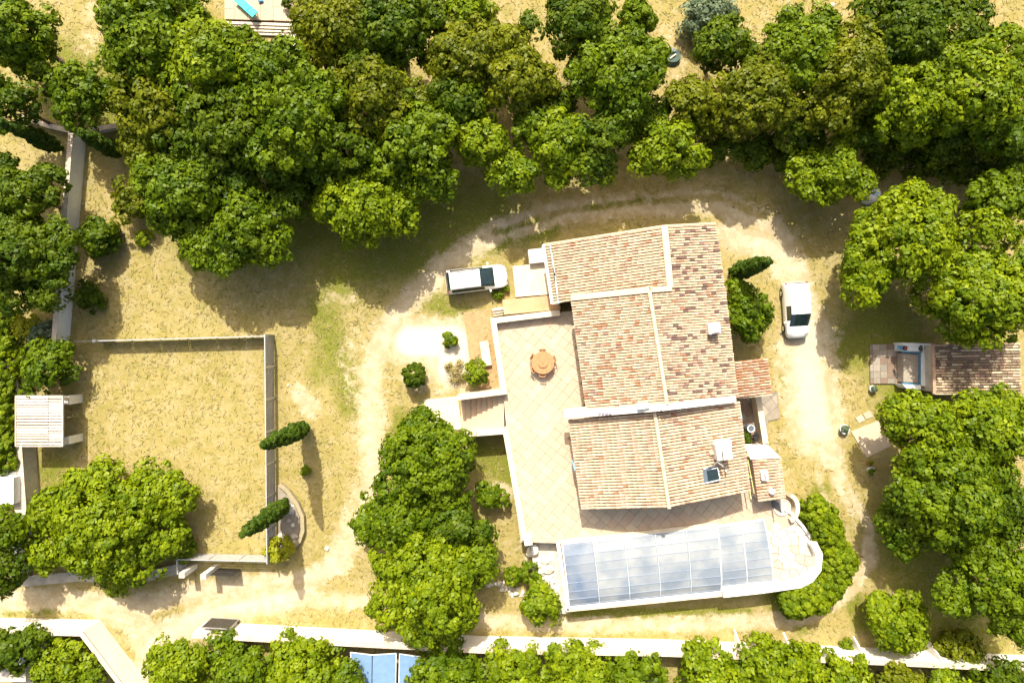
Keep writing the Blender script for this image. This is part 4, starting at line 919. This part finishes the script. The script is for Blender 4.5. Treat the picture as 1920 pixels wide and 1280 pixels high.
# pool coping slabs (cream) around the covered pool, and water
def lerp2(a, b, t): return (a[0] + (b[0] - a[0]) * t, a[1] + (b[1] - a[1]) * t)
E = dict(nw=(1053, 1019), ne=(1344, 985), se=(1352, 1108), sw=(1067, 1137))
F2 = dict(nw=(1344, 985), ne=(1432, 973), se=(1450, 1089), sw=(1351, 1100))
basin = obj('pool_basin', G().prism(poly([(1064, 1030), (1415, 988), (1440, 1020), (1437, 1062), (1414, 1086), (1082, 1128)], ZP), ZP - .02, ZP + .03), 'pool_tile'); basin['kind'] = 'structure'
wt = obj('pool_water', G().prism(poly([(1070, 1034), (1400, 994), (1430, 1022), (1428, 1058), (1405, 1080), (1086, 1122)], ZP), ZP + .031, ZP + .04), 'pool_water'); wt['kind'] = 'structure'
rim = thing('pool_curb', 'white and cream curb framing the covered swimming pool', 'curb', P(1068, 1143, 0))
for a, b, m in (((1046, 1016), (1064, 1143), 'white_paint'), ((1050, 1015), (1345, 981), 'cream_render'), ((1062, 1142), (1354, 1113), 'cream_render')):
    obj('kerb', G().beam(P(*a, ZP + .1), P(*b, ZP + .1), .26, .32), m, rim, bevel=.02)
enc = thing('pool_enclosure', 'telescopic translucent white and blue pool enclosure', 'pool enclosure', P(1240, 1060, ZP) * 1)
enc.location.z = 0
def arch_z(t, hh): return hh * (1 - abs(2 * t - 1) ** 3.2)
def enclosure(C, ncol, hh, rows, first=False):
    ts = [0, .035, .17, .31, .45, .59, .73, .86, .965, 1]
    if first: pass
    def pt(u, t):
        n_ = lerp2(C['nw'], C['ne'], u); s_ = lerp2(C['sw'], C['se'], u); q = lerp2(n_, s_, t); z = ZP + .18 + arch_z(t, hh)
        b_ = P(*q, ZP + .18); return Vector((b_.x, b_.y, z))
    for c in range(ncol):
        u0, u1 = c / ncol + .004, (c + 1) / ncol - .004
        for r in range(len(ts) - 1):
            t0, t1 = ts[r] + .002, ts[r + 1] - .002
            v = [pt(u0, t0), pt(u1, t0), pt(u1, t1), pt(u0, t1)]
            obj('panel', G().add(v + [p - Vector((0, 0, .012)) for p in v], [(3, 2, 1, 0), (4, 5, 6, 7), (0, 1, 5, 4), (1, 2, 6, 5), (2, 3, 7, 6), (3, 0, 4, 7)]), 'clear_panel' if first and c == 0 else 'polycarbonate', enc)
    for c in range(ncol + 1):
        g = G(); u = min(max(c / ncol, .002), .998); seq = [pt(u, t) for t in np.linspace(0, 1, 25)]
        for a, b in zip(seq[:-1], seq[1:]): g.beam(a, b, .07 if c in (0, ncol) else .035, .05)
        obj('arch', g, 'frame_white', enc)
    for t in ts[1:-1]: obj('bar', G().beam(pt(0, t) + Vector((0, 0, .02)), pt(1, t) + Vector((0, 0, .02)), .022, .03), 'frame_blue', enc)
    for t in (0, 1): obj('base_rail', G().beam(pt(0, t), pt(1, t), .10, .09), 'frame_white', enc)
enclosure(E, 5, .48, 7, True); enclosure(F2, 2, .34, 6)

# rocks beside the pool
def rock(c, r, m, label=None, group=None, parent=None, name='rock', fl=.6):
    g = G(); t = (1 + 5 ** .5) / 2; vs = []
    import bmesh
    bm = bmesh.new(); bmesh.ops.create_icosphere(bm, subdivisions=2, radius=1)
    sx, sy = random.uniform(.7, 1.3), random.uniform(.7, 1.3); ph = [random.uniform(0, 6) for _ in range(3)]
    for v in bm.verts:
        n_ = 1 + .22 * math.sin(v.co.x * 3 + ph[0]) + .18 * math.sin(v.co.y * 4 + ph[1]) + .15 * math.sin(v.co.z * 5 + ph[2])
        vs.append((c[0] + v.co.x * r * sx * n_, c[1] + v.co.y * r * sy * n_, c[2] + v.co.z * r * fl * n_ + r * fl * .5))
    g.add(vs, [tuple(v.index for v in f.verts) for f in bm.faces]); bm.free()
    o = obj(name, g, m, parent)
    if label: tag(o, label, 'rock', group)
    return o
root = thing('rockery', 'white rock waterfall left of the covered pool', 'rockery', P(1030, 1070, 0))
for k in range(46):
    t = random.random(); x = 1004 + t * 36 + random.uniform(-12, 12); y = 1024 + t * 92 + random.uniform(-6, 6); zz = random.uniform(.3, .8) * (1 - .3 * t)
    rock(P(x, y, zz), random.uniform(.16, .42), random.choice(['pale_rock', 'pale_rock', 'rock', 'crazy_2']), parent=root)
obj('rock_base', G().prism(poly([(990, 1018), (1048, 1014), (1064, 1150), (1040, 1150), (1010, 1090)], .5), -.1, .5), 'rock', root)
root = thing('rock_pile', 'loose grey stones below the central trees', 'rock pile', P(950, 1100, 0))
for k in range(22):
    t = k / 21; rock(P(922 + t * 62 + random.uniform(-8, 8), 1083 + t * 40 + random.uniform(-8, 8), 0), random.uniform(.12, .32), random.choice(['rock', 'pale_rock', 'concrete']), parent=root)

# ------------------------------------------------------------------ round table with chairs
c = P(1018, 680, ZT + .75); root = thing('garden_table', 'round orange wooden table with a raised turntable on the terrace', 'table', (c.x, c.y, ZT))
obj('tabletop', G().lathe((c.x, c.y, ZT + .70), [(.78, 0), (.80, .02), (.80, .045), (.78, .06)], 40), 'wood', root)
obj('turntable', G().lathe((c.x, c.y, ZT + .78), [(.33, 0), (.35, .02), (.35, .05), (.33, .065)], 32), 'wood', root)
obj('knob', G().lathe((c.x, c.y, ZT + .845), [(.07, 0), (.05, .04), (.01, .05)], 12), 'wood', root)
obj('pedestal', G().lathe((c.x, c.y, ZT), [(.3, 0), (.28, .05), (.09, .12), (.07, .6), (.2, .7)], 16), 'wood', root)
for (a, lab) in [(92, 'wooden chair on the north side of the round table'), (150, 'wooden chair on the west side of the round table'), (215, 'wooden chair at the lower left of the round table'), (20, 'wooden chair on the right side of the round table'), (268, 'wooden chair below the round table, pushed under it')]:
    a_ = math.radians(a); rr = .70; ch_ = chair_('garden_chair', lab, Vector((c.x + rr * math.cos(a_), c.y + rr * math.sin(a_), ZT)), 'wood', a_ + math.pi, .74, .42); ch_['group'] = 'wooden chairs around the round table'
# chair back is at local -x, which now points away from the table

# ------------------------------------------------------------------ cars
def car(name, label, cat, px, py, rot, stations, glass_top, rear_glass, side_rng, Wd, wheel_x, rails=False):
    c = P(px, py, 0); root = thing(name, label, cat, c, 'parked white cars'); ca, sa = math.cos(rot), math.sin(rot)
    T = lambda x, y, z: (c.x + x * ca - y * sa, c.y + x * sa + y * ca, z)
    ST = []; fine = 4
    for i in range(len(stations) - 1):
        for k in range(fine):
            t = k / fine; ST.append([a + (b - a) * t for a, b in zip(stations[i], stations[i + 1])])
    ST.append(list(stations[-1]))
    def ring(s):
        x, zb, zr, wb, wr = s
        half = [(wb * .9, .24), (wb * .98, .38), (wb, .60), (wb * .985, zb * .93), (wb * .95, zb), (wr, max(zb + .005, zr - .07)), (wr * .93, zr - .015), (wr * .6, zr + .012), (0, zr + .025)]
        return [(x, y, z) for y, z in half] + [(x, -y, z) for y, z in half[-2::-1]]
    rings = [ring(s) for s in ST]; n = len(rings[0]); V = [T(*p) for r in rings for p in r]
    body = []; ws = []; rw = []; sw = []
    xs = [s[0] for s in ST]
    for i in range(len(rings) - 1):
        xm = (xs[i] + xs[i + 1]) / 2
        for j in range(n - 1):
            q = (i * n + j, i * n + j + 1, (i + 1) * n + j + 1, (i + 1) * n + j); top = 5 <= j <= n - 7; side = j in (4, n - 6)
            if top and glass_top[0] < xm < glass_top[1]: ws.append(q)
            elif top and rear_glass[0] < xm < rear_glass[1]: rw.append(q)
            elif side and any(a < xm < b for a, b in side_rng): sw.append(q)
            else: body.append(q)
    body += [tuple(range(n)), tuple((len(rings) - 1) * n + k for k in range(n - 1, -1, -1))]
    def part(nm, fs, m):
        used = sorted({i for f in fs for i in f}); mp = {u: k for k, u in enumerate(used)}
        return obj(nm, G().add([V[u] for u in used], [tuple(mp[i] for i in f) for f in fs]), m, root, smooth=True)
    part('body', body, 'car_paint'); part('windscreen', ws, 'car_glass'); part('rear_window', rw, 'car_glass')
    for sgn in (0, 1):
        fs = [f for f in sw if ((f[0] % n) < n / 2) == (sgn == 0)]
        for a, b in side_rng:
            f2 = [f for f in fs if a < (xs[f[0] // n] + xs[min(f[0] // n + 1, len(xs) - 1)]) / 2 < b]
            if f2: part('side_window', f2, 'car_glass')
    for x in wheel_x:
        for sg in (-1, 1):
            y = sg * (Wd / 2 - .10); wp = []
            g = G(); nn = 18
            def disc(r, y0, y1, nn=18):
                v = [T(x + r * math.cos(2 * math.pi * k / nn), yy, .32 + r * math.sin(2 * math.pi * k / nn)) for yy in (y0, y1) for k in range(nn)]
                return G().add(v, [(k, (k + 1) % nn, nn + (k + 1) % nn, nn + k) for k in range(nn)] + [tuple(range(nn - 1, -1, -1)), tuple(range(nn, 2 * nn))])
            wh = obj('wheel', disc(.32, y - .11, y + .12), 'rubber', root); obj('rim', disc(.2, y - .13, y + .14, 12), 'steel', wh)
    xf = ST[-1][0]; xr = ST[0][0]
    for sg in (-1, 1):
        obj('headlight', G().beam(T(xf - .42, sg * (Wd / 2 - .17), .74), T(xf - .10, sg * (Wd / 2 - .36), .66), .14, .12), 'lamp_lens', root, bevel=.03)
        obj('tail_light', G().beam(T(xr + .10, sg * (Wd / 2 - .12), .85), T(xr + .10, sg * (Wd / 2 - .12), 1.15), .1, .12), 'lamp_red', root)
        mx = glass_top[1] - .35; m1 = obj('mirror', G().beam(T(mx, sg * (Wd / 2 + .02), 1.0), T(mx + .02, sg * (Wd / 2 + .20), 1.02), .12, .14), 'car_paint', root, bevel=.03)
        if rails: obj('roof_rail', G().beam(T(rear_glass[1] + .1, sg * .60, stations[4][2] + .03), T(glass_top[0] - .1, sg * .60, stations[4][2] + .02), .04, .04), 'metal_grey', root)
    obj('grille', G().beam(T(xf - .015, -.38, .52), T(xf - .015, .38, .52), .06, .16), 'plastic_black', root)
    obj('number_plate', G().beam(T(xf + .012, -.24, .38), T(xf + .012, .24, .38), .03, .1), 'frame_white', root)
    obj('bumper', G().beam(T(xf - .10, -.6, .34), T(xf - .10, .6, .34), .12, .16).beam(T(xr + .06, -.65, .36), T(xr + .06, .65, .36), .12, .2), 'plastic_black', root)
    obj('wiper', G().beam(T(glass_top[1] - .02, -.45, 1.03), T(glass_top[1] - .22, .1, 1.16), .02, .02), 'plastic_black', root)
    return root
#            x     zbelt zroof  wbelt wroof
van = [(-2.22, .78, .84, .74, .70), (-2.16, .95, 1.05, .84, .74), (-2.02, 1.0, 1.42, .86, .66), (-1.82, 1.02, 1.66, .87, .64), (-.6, 1.02, 1.72, .87, .65), (.32, 1.0, 1.66, .87, .64), (1.30, .97, 1.05, .86, .70), (1.85, .88, .95, .82, .64), (2.12, .72, .80, .72, .52), (2.24, .5, .58, .56, .38)]
car('parked_car', 'white minivan with roof rails parked on weeds beside the porch', 'car', 894, 525, math.radians(7), van, (.30, 1.28), (-2.17, -1.86), [(-1.78, -.72), (-.58, .62)], 1.74, (-1.35, 1.42), rails=True)
hb = [(-2.02, .80, .86, .72, .68), (-1.95, .95, 1.10, .82, .70), (-1.86, 1.0, 1.45, .85, .70), (-1.74, 1.02, 1.68, .86, .70), (-.5, 1.02, 1.74, .86, .70), (.32, 1.0, 1.68, .86, .70), (1.18, .98, 1.06, .85, .68), (1.68, .90, .97, .80, .62), (1.92, .74, .82, .70, .50), (2.03, .5, .6, .54, .36)]
car('parked_car', 'white compact van with windowless rear sides facing down the eastern driveway', 'car', 1485, 582, math.radians(-86.5), hb, (.30, 1.18), (-1.97, -1.86), [(-.36, .80)], 1.72, (-1.28, 1.28))

# ------------------------------------------------------------------ garden kitchen (east)
gk = thing('garden_kitchen', 'open garden kitchen with white counter and dark tiled roof', 'outbuilding', P(1800, 690, 0))
QK = [P(1747, 643, 2.3), P(1747, 738, 2.1), P(1913, 738, 2.1), P(1913, 641, 2.3)]
QK = [P(1748, 645, 2.45), P(1912, 642, 2.45), P(1914, 738, 2.35), P(1750, 738, 2.35)]
obj('wall', G().prism(shrink([tuple(p)[:2] for p in QK], .93), -.1, 2.3), 'concrete', gk)
deck(QK, .1, 'roof_deck', 'roof_channel', gk)
place_tiles(tile_list([QK[1], QK[0], QK[3], QK[2]], 18, 16, dict(mossy=50, mauve=7, brown=5, pink=5, sand=20, peach=12, cream=6), .9), gk, 300)
obj('verge', G().beam(QK[0] + up, QK[3] + up, .2, .16), 'tile_pink', gk); obj('eave', G().beam(QK[3], QK[2], .10, .1), 'tile_sand', gk)
for nm, pl_, z0, z1, m in [('counter', [(1692, 642), (1746, 644), (1746, 660), (1692, 658)], 0, 1.15, 'wall_shade_white'), ('counter', [(1727, 660), (1746, 660), (1746, 728), (1727, 722)], 0, 1.15, 'wall_shade_white'), ('counter', [(1692, 720), (1727, 722), (1727, 730), (1700, 728)], 0, 1.15, 'wall_shade_white'),
                             ('trim', [(1692, 658), (1727, 660), (1727, 662.5), (1692, 661)], 1.02, 1.17, 'blue_paint'), ('trim', [(1724.5, 662), (1727, 662), (1727, 720), (1724.5, 719)], 1.02, 1.17, 'blue_paint'), ('trim', [(1692, 717), (1725, 719), (1725, 721.5), (1692, 720)], 1.02, 1.17, 'blue_paint'),
                             ('sink_top', [(1694, 662), (1723, 664), (1723, 717), (1694, 716)], .0, .95, 'old_stone_1')]:
    obj(nm, G().prism(poly(pl_, z1), z0, z1), m, gk, bevel=.008)
obj('basin', G().lathe(P(1734, 691, 1.15), [(.17, 0), (.19, .03), (.15, .04), (.12, .01)], 16), 'frame_white', gk)
ks = obj('kitchen_patio', G().prism(poly([(1632, 646), (1694, 644), (1696, 719), (1632, 719)], .14), -.05, .10), 'joint'); ks['kind'] = 'structure'
paving(ks, [(1632, 646), (1694, 644), (1696, 719), (1632, 719)], .14, .52, 0.03, th=.04, prefix='old_stone_', mats=4)
p = P(1691, 652, 1.2); root = thing('tool_box', 'blue crate with red and black things on the white counter', 'crate', (p.x, p.y, 1.15))
obj('crate', G().box((p.x, p.y, 1.15), .62, .3, .16, -.1), 'blue_paint', root); obj('contents', G().box((p.x + .14, p.y, 1.31), .26, .26, .1, -.2), 'plastic_black', root); obj('red_cloth', G().box((p.x + .12, p.y - .02, 1.41), .13, .13, .05, .5), 'red_paint', root)
p = P(1725, 653, 1.15); tag(rock((p.x, p.y, 1.15), .17, 'dark_green_fabric', name='dark_bowl'), 'small dark green bowl on the white counter', 'bowl')
# pots and slabs
def pot(label, px, py, m, r=.28, h=.35, plant='leaf_mid', z=0, soil=True):
    p = P(px, py, z); root = thing('flower_pot', label, 'flower pot', (p.x, p.y, z))
    obj('pot', G().lathe(p, [(r * .7, 0), (r, h), (r * 1.05, h), (r * 1.05, h + .03), (r * .86, h + .03), (r * .84, h - .04), (.001, h - .04)], 18, cap=False), m, root, smooth=False)
    if plant: leaf_mesh('plant', [(p.x, p.y, z + h + .05, r * .6, r * .6, r * .5)], plant, root, .12, .07, shape=1)
pot('white round pot beside the lower corner of the kitchen patio', 1633, 728, 'frame_white', .25, .3, 'leaf_grey')
pot('white pot with a pink plant beside the square stone slab', 1579, 803, 'frame_white', .34, .4, 'leaf_grey'); pot('white pot with leafy plant below the square stone slab', 1629, 880, 'frame_white', .26, .4, 'leaf_mid'); pot('terracotta pot touching the leafy white pot', 1627, 866, 'terracotta_pot', .2, .3, 'leaf_lime')
for (pl_, lab, m) in [([(1596, 809), (1648, 788), (1671, 836), (1626, 858)], 'large square cream stone slab beside the eastern trees', 'slab_5'), ([(1604, 783), (1616, 777), (1623, 787), (1611, 793)], 'small pale square slab, left one of the two', 'slab_5'), ([(1618, 776), (1631, 769), (1638, 781), (1624, 786)], 'small pinkish square slab, right one of the two', 'slab_4')]:
    tag(obj('stone_slab', G().prism(poly(pl_, .06), -.05, .06), m, bevel=.01), lab, 'slab')
p = P(1641, 363, 1.3); root = thing('water_tank', 'white plastic water tank half hidden by the bright tree', 'tank', (p.x, p.y, 0))
obj('tank', G().lathe((p.x, p.y, 0), [(.5, 0), (.55, .1), (.55, 1.1), (.4, 1.3), (.15, 1.38)], 24), 'frame_white', root, smooth=True); obj('lid', G().lathe((p.x, p.y, 1.38), [(.17, 0), (.17, .06), (.1, .08)], 16), 'light_blue', root)
p = P(1390, 516, .5); tag(obj('cable_box', G().box((p.x, p.y, 0), .5, .5, .8, .1), 'yellowish_box', bevel=.02), 'yellowish box at the foot of the short cypress', 'box')

# ------------------------------------------------------------------ round stone basin by the fence
pts = [P(x, y, .45) for x, y in [(524, 908), (540, 922), (556, 945), (566, 968), (567, 995), (560, 1015), (548, 1028)]]
root = thing('garden_basin', 'half-round stone edged planting basin outside the paddock fence', 'basin', (pts[0].x, pts[0].y, 0)); obj('curved_edge', wall_geo(pts, .14, -.05, .45), 'edge_stone', root)
obj('bed', G().prism([tuple(p)[:2] for p in [P(x, y, .15) for x, y in [(521, 908), (538, 924), (552, 946), (561, 968), (562, 995), (555, 1013), (545, 1026), (521, 1030)]]], -.05, .15), 'old_stone_0', root)
for k in range(14): rock(P(random.uniform(526, 556), random.uniform(950, 1018), .1), random.uniform(.1, .25), random.choice(['rock', 'pale_rock', 'concrete']), parent=root, name='stone')
tag(rock(P(613, 1027, 0), .18, 'pale_rock', name='boulder'), 'single pale stone lying on the dirt track', 'stone')
for i, (x, y, r) in enumerate([(540, 722, .1), (560, 735, .09), (1040, 470, .06), (1293, 57, .16), (1560, 10, .18), (1648, 1218, .16)]):
    tag(rock(P(x, y, 0), r, 'pale_rock', name='small_stone'), ['small stone right of the metal fence', 'small stone in the pale patch right of the fence', 'tiny stone above the porch', 'small white stones beside the grey-green garden shrub', 'small white object on the grass at the top edge', 'small round stone at the foot of the southern wall'][i], 'stone')

# ------------------------------------------------------------------ shed on the left
sh2 = thing('garden_shed', 'white slatted shed roof on the left wall', 'shed', P(75, 790, 0))
zS = 2.3; n = 17
for i in range(n):
    y0 = 743 + i * 5.42; y1 = y0 + 3.7; zz = zS + (i % 2) * .012
    obj('slat', G().prism(poly([(31, y0), (90, y0), (90, y1), (31, y1)], zz), zz - .05, zz), random.choice(['white_paint', 'wood_pale', 'white_paint']), sh2)
    obj('slat', G().prism(poly([(91, y0), (117, y0), (117, y1), (91, y1)], zz), zz - .05, zz), random.choice(['white_paint', 'white_paint', 'wood_pale']), sh2)
obj('frame', G().beam(P(30, 742, zS), P(30, 836, zS), .08, .12).beam(P(118, 742, zS), P(118, 836, zS), .08, .12).beam(P(30, 742, zS - .02), P(118, 742, zS - .02), .08, .1).beam(P(30, 836, zS - .02), P(118, 836, zS - .02), .08, .1), 'wood_pale', sh2)
obj('back_board', G().prism(poly([(33, 745), (116, 745), (116, 833), (33, 833)], zS - .1), zS - .12, zS - .1), 'wood_dark', sh2)
for (x, y) in ((36, 748), (114, 748), (36, 830), (114, 830)): q = P(x, y, zS); obj('post', G().box((q.x, q.y, 0), .14, .14, zS - .1), 'wood_pale', sh2)
for (pl_) in ([(117, 742), (130, 742), (130, 758), (117, 758)], [(118, 820), (131, 817), (131, 832), (118, 835)]): obj('side_wall', G().prism(poly(pl_, 1.5), 0, 1.5), 'white_paint', sh2)
# neighbour roofs, left and lower left
for (pl_, z, lab, m) in [([(-30, 882), (30, 884), (30, 892), (-30, 892)], 1.6, 'narrow white wall top at the left edge below the hedge', 'white_paint'), ([(-30, 895), (25, 895), (25, 945), (-30, 945)], 2.2, 'flat white neighbouring roof at the left edge', 'wall_shade_white'), ([(-30, 1250), (48, 1252), (48, 1278), (-30, 1278)], 2.4, 'cracked pale flat roof at the lower left edge', 'concrete'), ([(-30, 1234), (38, 1232), (38, 1246), (-30, 1248)], 2.9, 'small grey-white roof piece at the lower left edge', 'wall_shade_white'), ([(48, 1258), (76, 1258), (76, 1300), (48, 1300)], 1.8, 'pale ribbed roof strip right of the cracked pale roof', 'wood_pale')]:
    tag(obj('annex_roof', G().prism(poly(pl_, z), -.1, z), m, bevel=.02), lab, 'annex')
# ------------------------------------------------------------------ neighbouring deck at the top
dk = obj('deck', G().prism(poly([(421, -60), (602, -60), (602, 42), (421, 36)], .5), -.05, .42), 'joint'); dk['kind'] = 'structure'
paving(dk, [(421, -60), (602, -60), (602, 42), (421, 36)], .5, .95, .03, th=.07, prefix='slab_')
root = thing('wooden_steps', 'pale plank steps descending from the neighbouring deck', 'steps', P(545, 60, 0))
for i in range(4): obj('plank', G().prism(poly([(424 + i * 2, 40 + i * 6.2), (600, 46 + i * 6.2), (600, 51 + i * 6.2), (424 + i * 2, 45 + i * 6.2)], .42 - i * .08), .3 - i * .08, .42 - i * .08), 'wood_pale', root)
for i in range(11): obj('plank', G().prism(poly([(533 + i * 3, 66 + i * 5.4), (560 + i * 2, 66 + i * 5.4), (560 + i * 2, 69.6 + i * 5.4), (533 + i * 3, 69.6 + i * 5.4)], .2), .1, .2), 'white_paint', root)
root = thing('pergola_slats', 'short brown ladder-like slats on the neighbouring deck', 'pergola', P(555, 15, .5))
for i in range(6): obj('slat', G().beam(P(546, 1 + i * 6.3, 1.2), P(562, 2 + i * 6.3, 1.2), .09, .08), 'wood_dark', root); obj('slat', G().beam(P(563, 2 + i * 6.3, 1.1), P(580, 3 + i * 6.3, 1.1), .09, .06), 'white_paint', root)
for (x, y) in ((546, 0), (562, 33)): q = P(x, y, 1.1); obj('post', G().box((q.x, q.y, .5), .08, .08, .66), 'wood_dark', root)
# lounger
a = P(443, -4, .85); b = P(480, 30, .85); d = (b - a).normalized(); L = (b - a).length
root = thing('sun_lounger', 'turquoise sun lounger on the neighbouring deck', 'sun lounger', (a.x, a.y, .5))
obj('mattress', G().beam(a, a + d * L * .62, .55, .07), 'turquoise', root, bevel=.02); obj('backrest', G().beam(a + d * (L * .62 + .02), b + Vector((0, 0, .18)), .55, .07), 'turquoise', root, bevel=.02)
for t in (.1, .9):
    for sg in (-1, 1): q = a + d * L * t + Vector((-d.y, d.x, 0)) * .2 * sg; obj('leg', G().box((q.x, q.y, .5), .05, .05, .32), 'metal_light', root)
tag(rock(P(490, 2, .5), .2, 'blue_paint', name='pool_toy'), 'small blue toy on the deck at the top edge', 'toy')
tree(592, 24, 18, 1.6, 'grey', 'pale grey-green potted shrub at the right end of the deck', kind='shrub')
tree(537, 6, 9, 1.1, 'deep', 'small dark plant in the middle of the neighbouring deck', kind='shrub')
# dark boat-shaped cover
c = P(1262, 106, .3); root = thing('folded_cover', 'dark green leaf-shaped cover lying on dry ground at the top', 'cover', (c.x, c.y, 0)); g = G(); v = []; f = []
N = 18
for k in range(N):
    a_ = 2 * math.pi * k / N; rx = .68 * (1 - .25 * math.cos(a_ * 2 + .6)); v.append((c.x + rx * math.cos(a_), c.y + .66 * math.sin(a_), .08))
for k in range(N):
    a_ = 2 * math.pi * k / N; v.append((c.x + .55 * math.cos(a_), c.y + .45 * math.sin(a_), .36))
v.append((c.x, c.y + .1, .30))
f = [(k, (k + 1) % N, N + (k + 1) % N, N + k) for k in range(N)] + [(N + k, N + (k + 1) % N, 2 * N) for k in range(N)]
obj('hull', G().add(v, f), 'dark_green_fabric', root); obj('bench', G().beam((c.x - .25, c.y - .2, .42), (c.x + .18, c.y + .12, .42), .1, .04), 'wood_pale', root)
obj('flap', G().add([(c.x - .75, c.y + .55, .1), (c.x - .1, c.y + .7, .3), (c.x + .2, c.y + .35, .45), (c.x - .25, c.y + .15, .4)], [(0, 1, 2, 3)]).add([(c.x - .75, c.y + .55, .08), (c.x - .1, c.y + .7, .28), (c.x + .2, c.y + .35, .43), (c.x - .25, c.y + .15, .38)], [(3, 2, 1, 0)]), 'slate_grey', root)
# ------------------------------------------------------------------ blue panels at the bottom
for (pl_, lab) in [([(657, 1222), (698, 1227), (697, 1320), (668, 1320)], 'left blue roof panel behind the southern wall'), ([(698, 1227), (743, 1224), (741, 1320), (697, 1320)], 'middle blue roof panel behind the southern wall'), ([(749, 1225), (800, 1232), (800, 1320), (747, 1320)], 'right blue roof panel beyond the dark gap')]:
    zc = 2.0; w3 = [P(x, y, zc) for x, y in pl_]; root = thing('solar_panel', lab, 'solar panel', (w3[0].x, w3[0].y, 0), 'blue panels behind the southern wall')
    obj('glass', G().prism([tuple(p)[:2] for p in w3], zc - .04, zc), 'solar_blue', root)
    g = G()
    for i in range(4): g.beam(w3[i], w3[(i + 1) % 4], .05, .06)
    obj('frame', g, 'frame_white', root)
    for i in (0, 1): q = w3[i].lerp(w3[(i + 2) % 4], .15); obj('post', G().box((q.x, q.y, 0), .07, .07, zc - .04), 'metal_grey', root)
